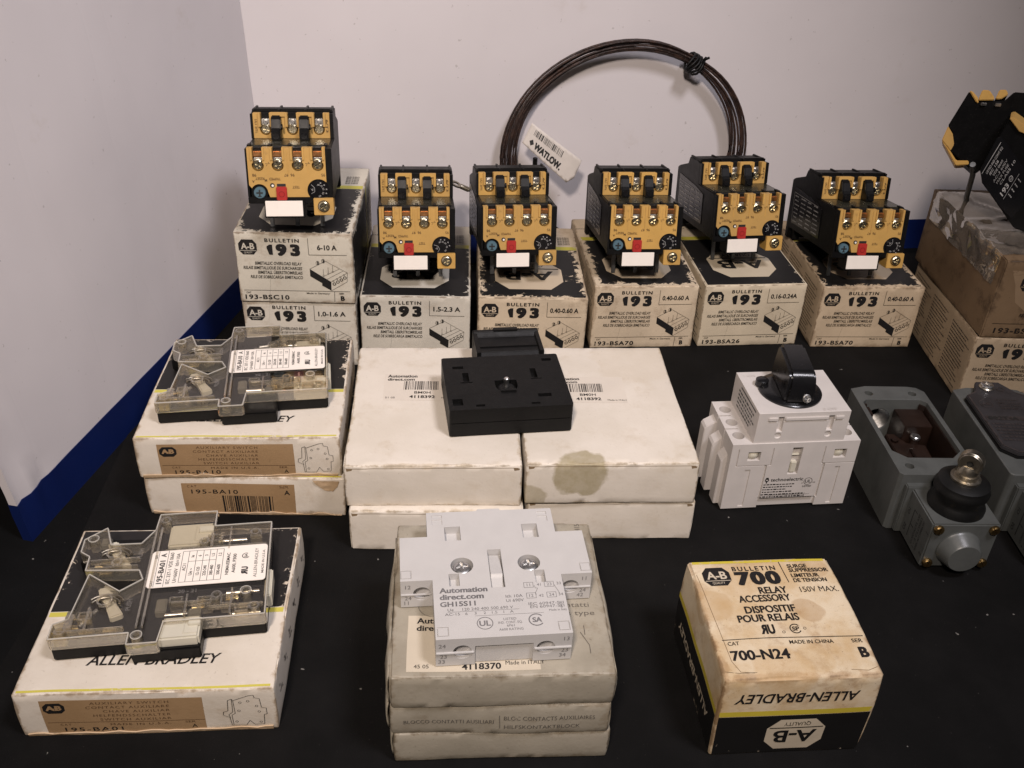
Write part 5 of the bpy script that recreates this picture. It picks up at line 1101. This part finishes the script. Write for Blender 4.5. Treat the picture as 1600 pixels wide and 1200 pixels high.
# ------------------------------------------------------------------ coil of brown wire behind the relays, its tag
def on_wall(u, z, off):      # u metres along the back panel's foot from the middle, off = distance in front of it
    B = Vector((*cA, 0)); A = Vector((*cB, 0)); d = (A - B).normalized(); n = Vector((d.y, -d.x, 0))
    return Vector((-.0307, .6225, 0)) + d * u + n * off + Vector((0, 0, z))
def coil():
    root = thing('wire_coil', 'coil of thin brown braided wire tied with a black twist, leaning on the back panel', 'wire coil', on_wall(.098, 0, .012))
    inv = Matrix.Translation(-root.location); rnd = random.Random(4); N = 11; pts = []
    lanes = [(rnd.uniform(0, 11), rnd.uniform(-2.6, 2.6)) for _ in range(N + 1)]
    lanes = [(11.0 * ((i * 4) % N) / N + rnd.uniform(-.5, .5), 2.6 * ((i * 7) % N / N * 2 - 1)) for i in range(N + 1)]
    lanes[2] = (-1.6, 2.6); lanes[7] = (-2.4, -1.0)
    for i in range(N * 72):
        tn = i / 72; k = int(tn); fr = tn - k; s = fr * fr * (3 - 2 * fr)
        a = lanes[k]; b = lanes[k + 1]; ln, of = a[0] * (1 - s) + b[0] * s, a[1] * (1 - s) + b[1] * s
        th = 2 * math.pi * tn - math.pi / 2
        if ln < 0 : pinch = .5 + .5 * math.cos(th - math.pi / 2 + .6); ln *= (1 - pinch ** 3)
        tie = max(0, math.cos(th - R(62))) ** 30; ln = ln * (1 - .25 * tie) + 6 * .25 * tie
        rx, rz = 82.0 - ln, 74.4 - ln * .92
        p = on_wall(.098 + rx * MM * math.cos(th), 75.6 * MM + rz * MM * math.sin(th), .0125 + of * MM + .0006 * math.sin(th * 3 + k))
        pts.append(p)
    e = BM(); tube(e, pts, .74 * MM, 7); bmesh.ops.transform(e, matrix=inv, verts=e.verts)
    w = mk('wire', e, M['wire'], root, 60)
    # black twist tie
    e = BM(); tp = []
    for i in range(60):
        a = i / 60 * 2 * math.pi * 4.4; th = R(56) + R(7) * (i / 60) + .01 * math.sin(i)
        rr = 76.2 + 6.4 * math.cos(a); tp.append(on_wall(.098 + rr * MM * math.cos(th), 75.6 * MM + rr * .908 * MM * math.sin(th), .0125 + 5.2 * MM * math.sin(a)))
    tube(e, tp, .8 * MM, 8)
    for q in ((2, 6), (-3, -6)): tube(e, [on_wall(.098 + (81 + 1.2 * i) * MM * math.cos(R(58)) + q[0] * MM * i * .15, 75.6 * MM + (75 + .4 * i) * MM * math.sin(R(58)) + .3 * MM * i, .019 + .0006 * i) for i in range(4)], .8 * MM, 8)
    bmesh.ops.transform(e, matrix=inv, verts=e.verts); mk('twist_tie', e, M['rubber'], root, 60)
    # lead end with a ring terminal, and a black sleeve by the tag
    e = BM(); a = Vector((-.0355, .5750, .0683)); b = Vector((-.0275, .5755, .0648)); c = Vector((-.0100, .585, .056))
    tube(e, [a.lerp(b, i / 4) for i in range(5)] + [b.lerp(c, i / 5) for i in range(1, 6)] + [on_wall(.018, .045, .012), on_wall(.03, .030, .0125)], 1.25 * MM, 8); bmesh.ops.transform(e, matrix=inv, verts=e.verts); le = mk('lead', e, M['wire'], root, 60)
    ax = (a - b).normalized(); rot = ax.to_track_quat('X', 'Z').to_matrix().to_4x4()
    e = BM(); n = 28
    rg = []
    for i in range(n):
        q = 2 * math.pi * i / n; rg.append([e.verts.new(Matrix.Translation(a + ax * .0058) @ rot @ Vector((r_ * math.cos(q), r_ * math.sin(q), z_))) for r_, z_ in ((.0022, -.0005), (.0040, -.0005), (.0040, .0005), (.0022, .0005))])
    for i in range(n):
        A, B = rg[i], rg[(i + 1) % n]
        for j in range(4): e.faces.new((A[j], B[j], B[(j + 1) % 4], A[(j + 1) % 4]))
    tube(e, [a + ax * .0026, a, a - ax * .003], .0016, 10); bmesh.ops.transform(e, matrix=inv, verts=e.verts); mk('ring_terminal', e, M['dull_steel'], le, 50)
    e = BM(); tube(e, [on_wall(.0375, .042 + .004 * i, .010 + .0002 * i) for i in range(9)] , 1.6 * MM, 8); bmesh.ops.transform(e, matrix=inv, verts=e.verts); mk('sleeve', e, M['rubber'], root, 60)
coil()
def paper_tag():
    c = [on_wall(.0325, .1005, .0205), on_wall(.0645, .0780, .0265), on_wall(.0580, .0610, .0270), on_wall(.0265, .0880, .0215)]
    root = thing('paper_tag', 'white paper tag with barcode and black lettering hanging from the wire coil', 'tag', c[3])
    def fn(u, t, off):
        a, b = u / 37.0, t / 14.0
        p = (c[3] * (1 - a) + c[2] * a) * (1 - b) + (c[0] * (1 - a) + c[1] * a) * b
        n = (c[2] - c[3]).cross(c[0] - c[3]).normalized()
        return p + n * ((off + 2.2 * math.sin(a * 2.6) - .8) * MM) - c[3]
    f = Face(fn)
    b = BM(); N = 14; out = [(0, 0), (37, 0), (38.6, 3), (38.6, 11), (36.8, 14), (0, 14)]
    f.poly(b, [(0, 0), (34.5, 0), (38, 4.5), (38, 14), (0, 14)], 0, 3)
    o = mk('paper', b, plastic('tag paper', (.62, .57, .52, 1), .6, .1), root, 60, normals=False); md = o.modifiers.new('t', 'SOLIDIFY'); md.thickness = .00025; md.offset = -1
    k = BM(); f.bars(k, 4, 25, 8.6, 12.2, 26, .12, 4); f.text(k, 'WATLOW.', 7.2, 4.2, 3.5, 20, 'l', 0, .06, .05, 1, .12); f.poly(k, [(3.4, 4.2), (5, 6.2), (6.6, 4.2), (5, 2.2)], .12, 0)
    mk('black_lettering', k, M['ink'], root, normals=False)
paper_tag()

# ------------------------------------------------------------------ contactor and relay leaning on the taped carton
def contactor():
    zt = h193 + .0469
    root = thing('tilted_contactor', 'black contactor with ochre terminal tops tipped on end upon the taped carton', 'contactor', (.240, .500, zt))
    # front plane drawn in mm: u to the right, z up; pushed back along y
    P = lambda name, bm, mat, bev=.4, par=root, sm=None: mk(name, mmx(bm), mat, par, sm, bev * MM if bev else 0)
    A = lambda p, q, s: (p + .46 * (s - 12), s, q - .40 * (s - 12))     # tipped and turned
    B = lambda p, q, s: (p + .46 * s, s, q)
    hs = P('housing', prism(BM(), [(-10.1, 71.8), (-4.7, 66.2), (3.7, 67.7), (9.5, 68.0), (13.2, 72.6), (40, 72), (40, 49.5), (30, 44), (16, 38), (6, 28), (-3.0, 34.2), (-11.2, 40.2), (-11.9, 49.1), (-15.8, 53.5)], 12, 52, A), M['black'])
    for poly in ([(-15.7, 53.2), (-16.9, 45.4), (-10.7, 39.8), (-9.7, 43.4), (-12.1, 49.1)], [(-16.9, 45.4), (-5.7, 31.8), (1.3, 32.7), (.6, 35.0), (-6.0, 34.7), (-10.7, 39.8)]):
        P('terminal_shroud', prism(BM(), poly, 11.4, 48, A), M['yellow'])
    for poly in ([(-10.1, 72.0), (-4.7, 66.2), (-3.3, 65.9), (-4.6, 68.8), (-8.5, 72.1)], [(-3.5, 72.9), (.2, 72.8), (3.9, 69.2), (4, 67.8), (-4, 67.3), (-4.1, 68.8)], [(5.2, 73.3), (8.8, 73.5), (10.5, 71), (7.2, 68.4), (4.5, 68.5)]):
        P('terminal_top', prism(BM(), poly, 11.2, 50, A), M['yellow'])
    for x in (-1, 6.5): e = BM(); box(e, x - 1.5, x + 1.5, 10.8, 12.2, 65.0, 66.6); P('terminal_clamp', e, M['steel'], .2)
    rl = P('relay_body', prism(BM(), [(7.1, 53.1), (9.7, 62.7), (20, 57), (60, 50), (60, .2), (37.2, .8), (30.5, 2.4), (5.6, 27.4), (2.4, 34.1)], 0, 11, B), M['black'])
    P('relay_top', prism(BM(), [(9.1, 62.7), (10.9, 63.6), (18.2, 59.6), (30, 55), (30, 52), (19.5, 55.2), (16.2, 56.2)], -1.5, 9, B), M['yellow'], .3, rl)
    P('side_plate', prism(BM(), [(5.8, 52), (7.7, 52.9), (26, 35.7), (34, 20.5), (27.3, 8.2), (20.5, 13.3), (5.6, 27.4), (2.5, 34.5)], -.8, .2, B), M['black_gloss'], .3, rl)
    k = BM(); a1, a2 = R(-42), R(75)      # u runs down the plate, t across it
    f = Face(lambda u, t, o_: ((3.2 + u * math.cos(a1) + t * math.cos(a2)) * MM, (-.8 - o_) * MM, (33.5 + u * math.sin(a1) + t * math.sin(a2)) * MM))
    f.line(k, [(.6, -.5), (.6, 17.5)], .3)
    for i, (s_, w_) in enumerate((('LISTED IND CONT EQ', 15), ('IEC 158', 8), ('VDE 0660', 9), ('AC-3 600V', 13), ('MAX FUSE', 11), ('CLASS 10', 14))): f.text(k, s_, 3 + 2.3 * i, 1.6 + (i % 3), 1.35, w_, 'l', 90, .0)
    f.text(k, '193', 18.8, .5, 2.6, 6.5, 'l', 90, .02); f.ring(k, 18.6, 10, 1.3, .3); f.text(k, 'SA', 18.6, 10, 1.0, None, 'c', 90)
    f.line(k, [(21.5, 0), (21.5, 15)], .2); f.lines_of_text(k, 22.6, 26, 4, 13, 4, .7, 99)
    mk('side_lettering', k, M['ink_white'], rl, normals=False)
    e = BM(); tube(e, [Vector((2, 9, 34)), Vector((8, 18, 25)), Vector((20, 42, 2)), Vector((21, 43, .4))], 1.5, 10); P('contact_pin', e, M['pin'], 0, rl, 50)
contactor()
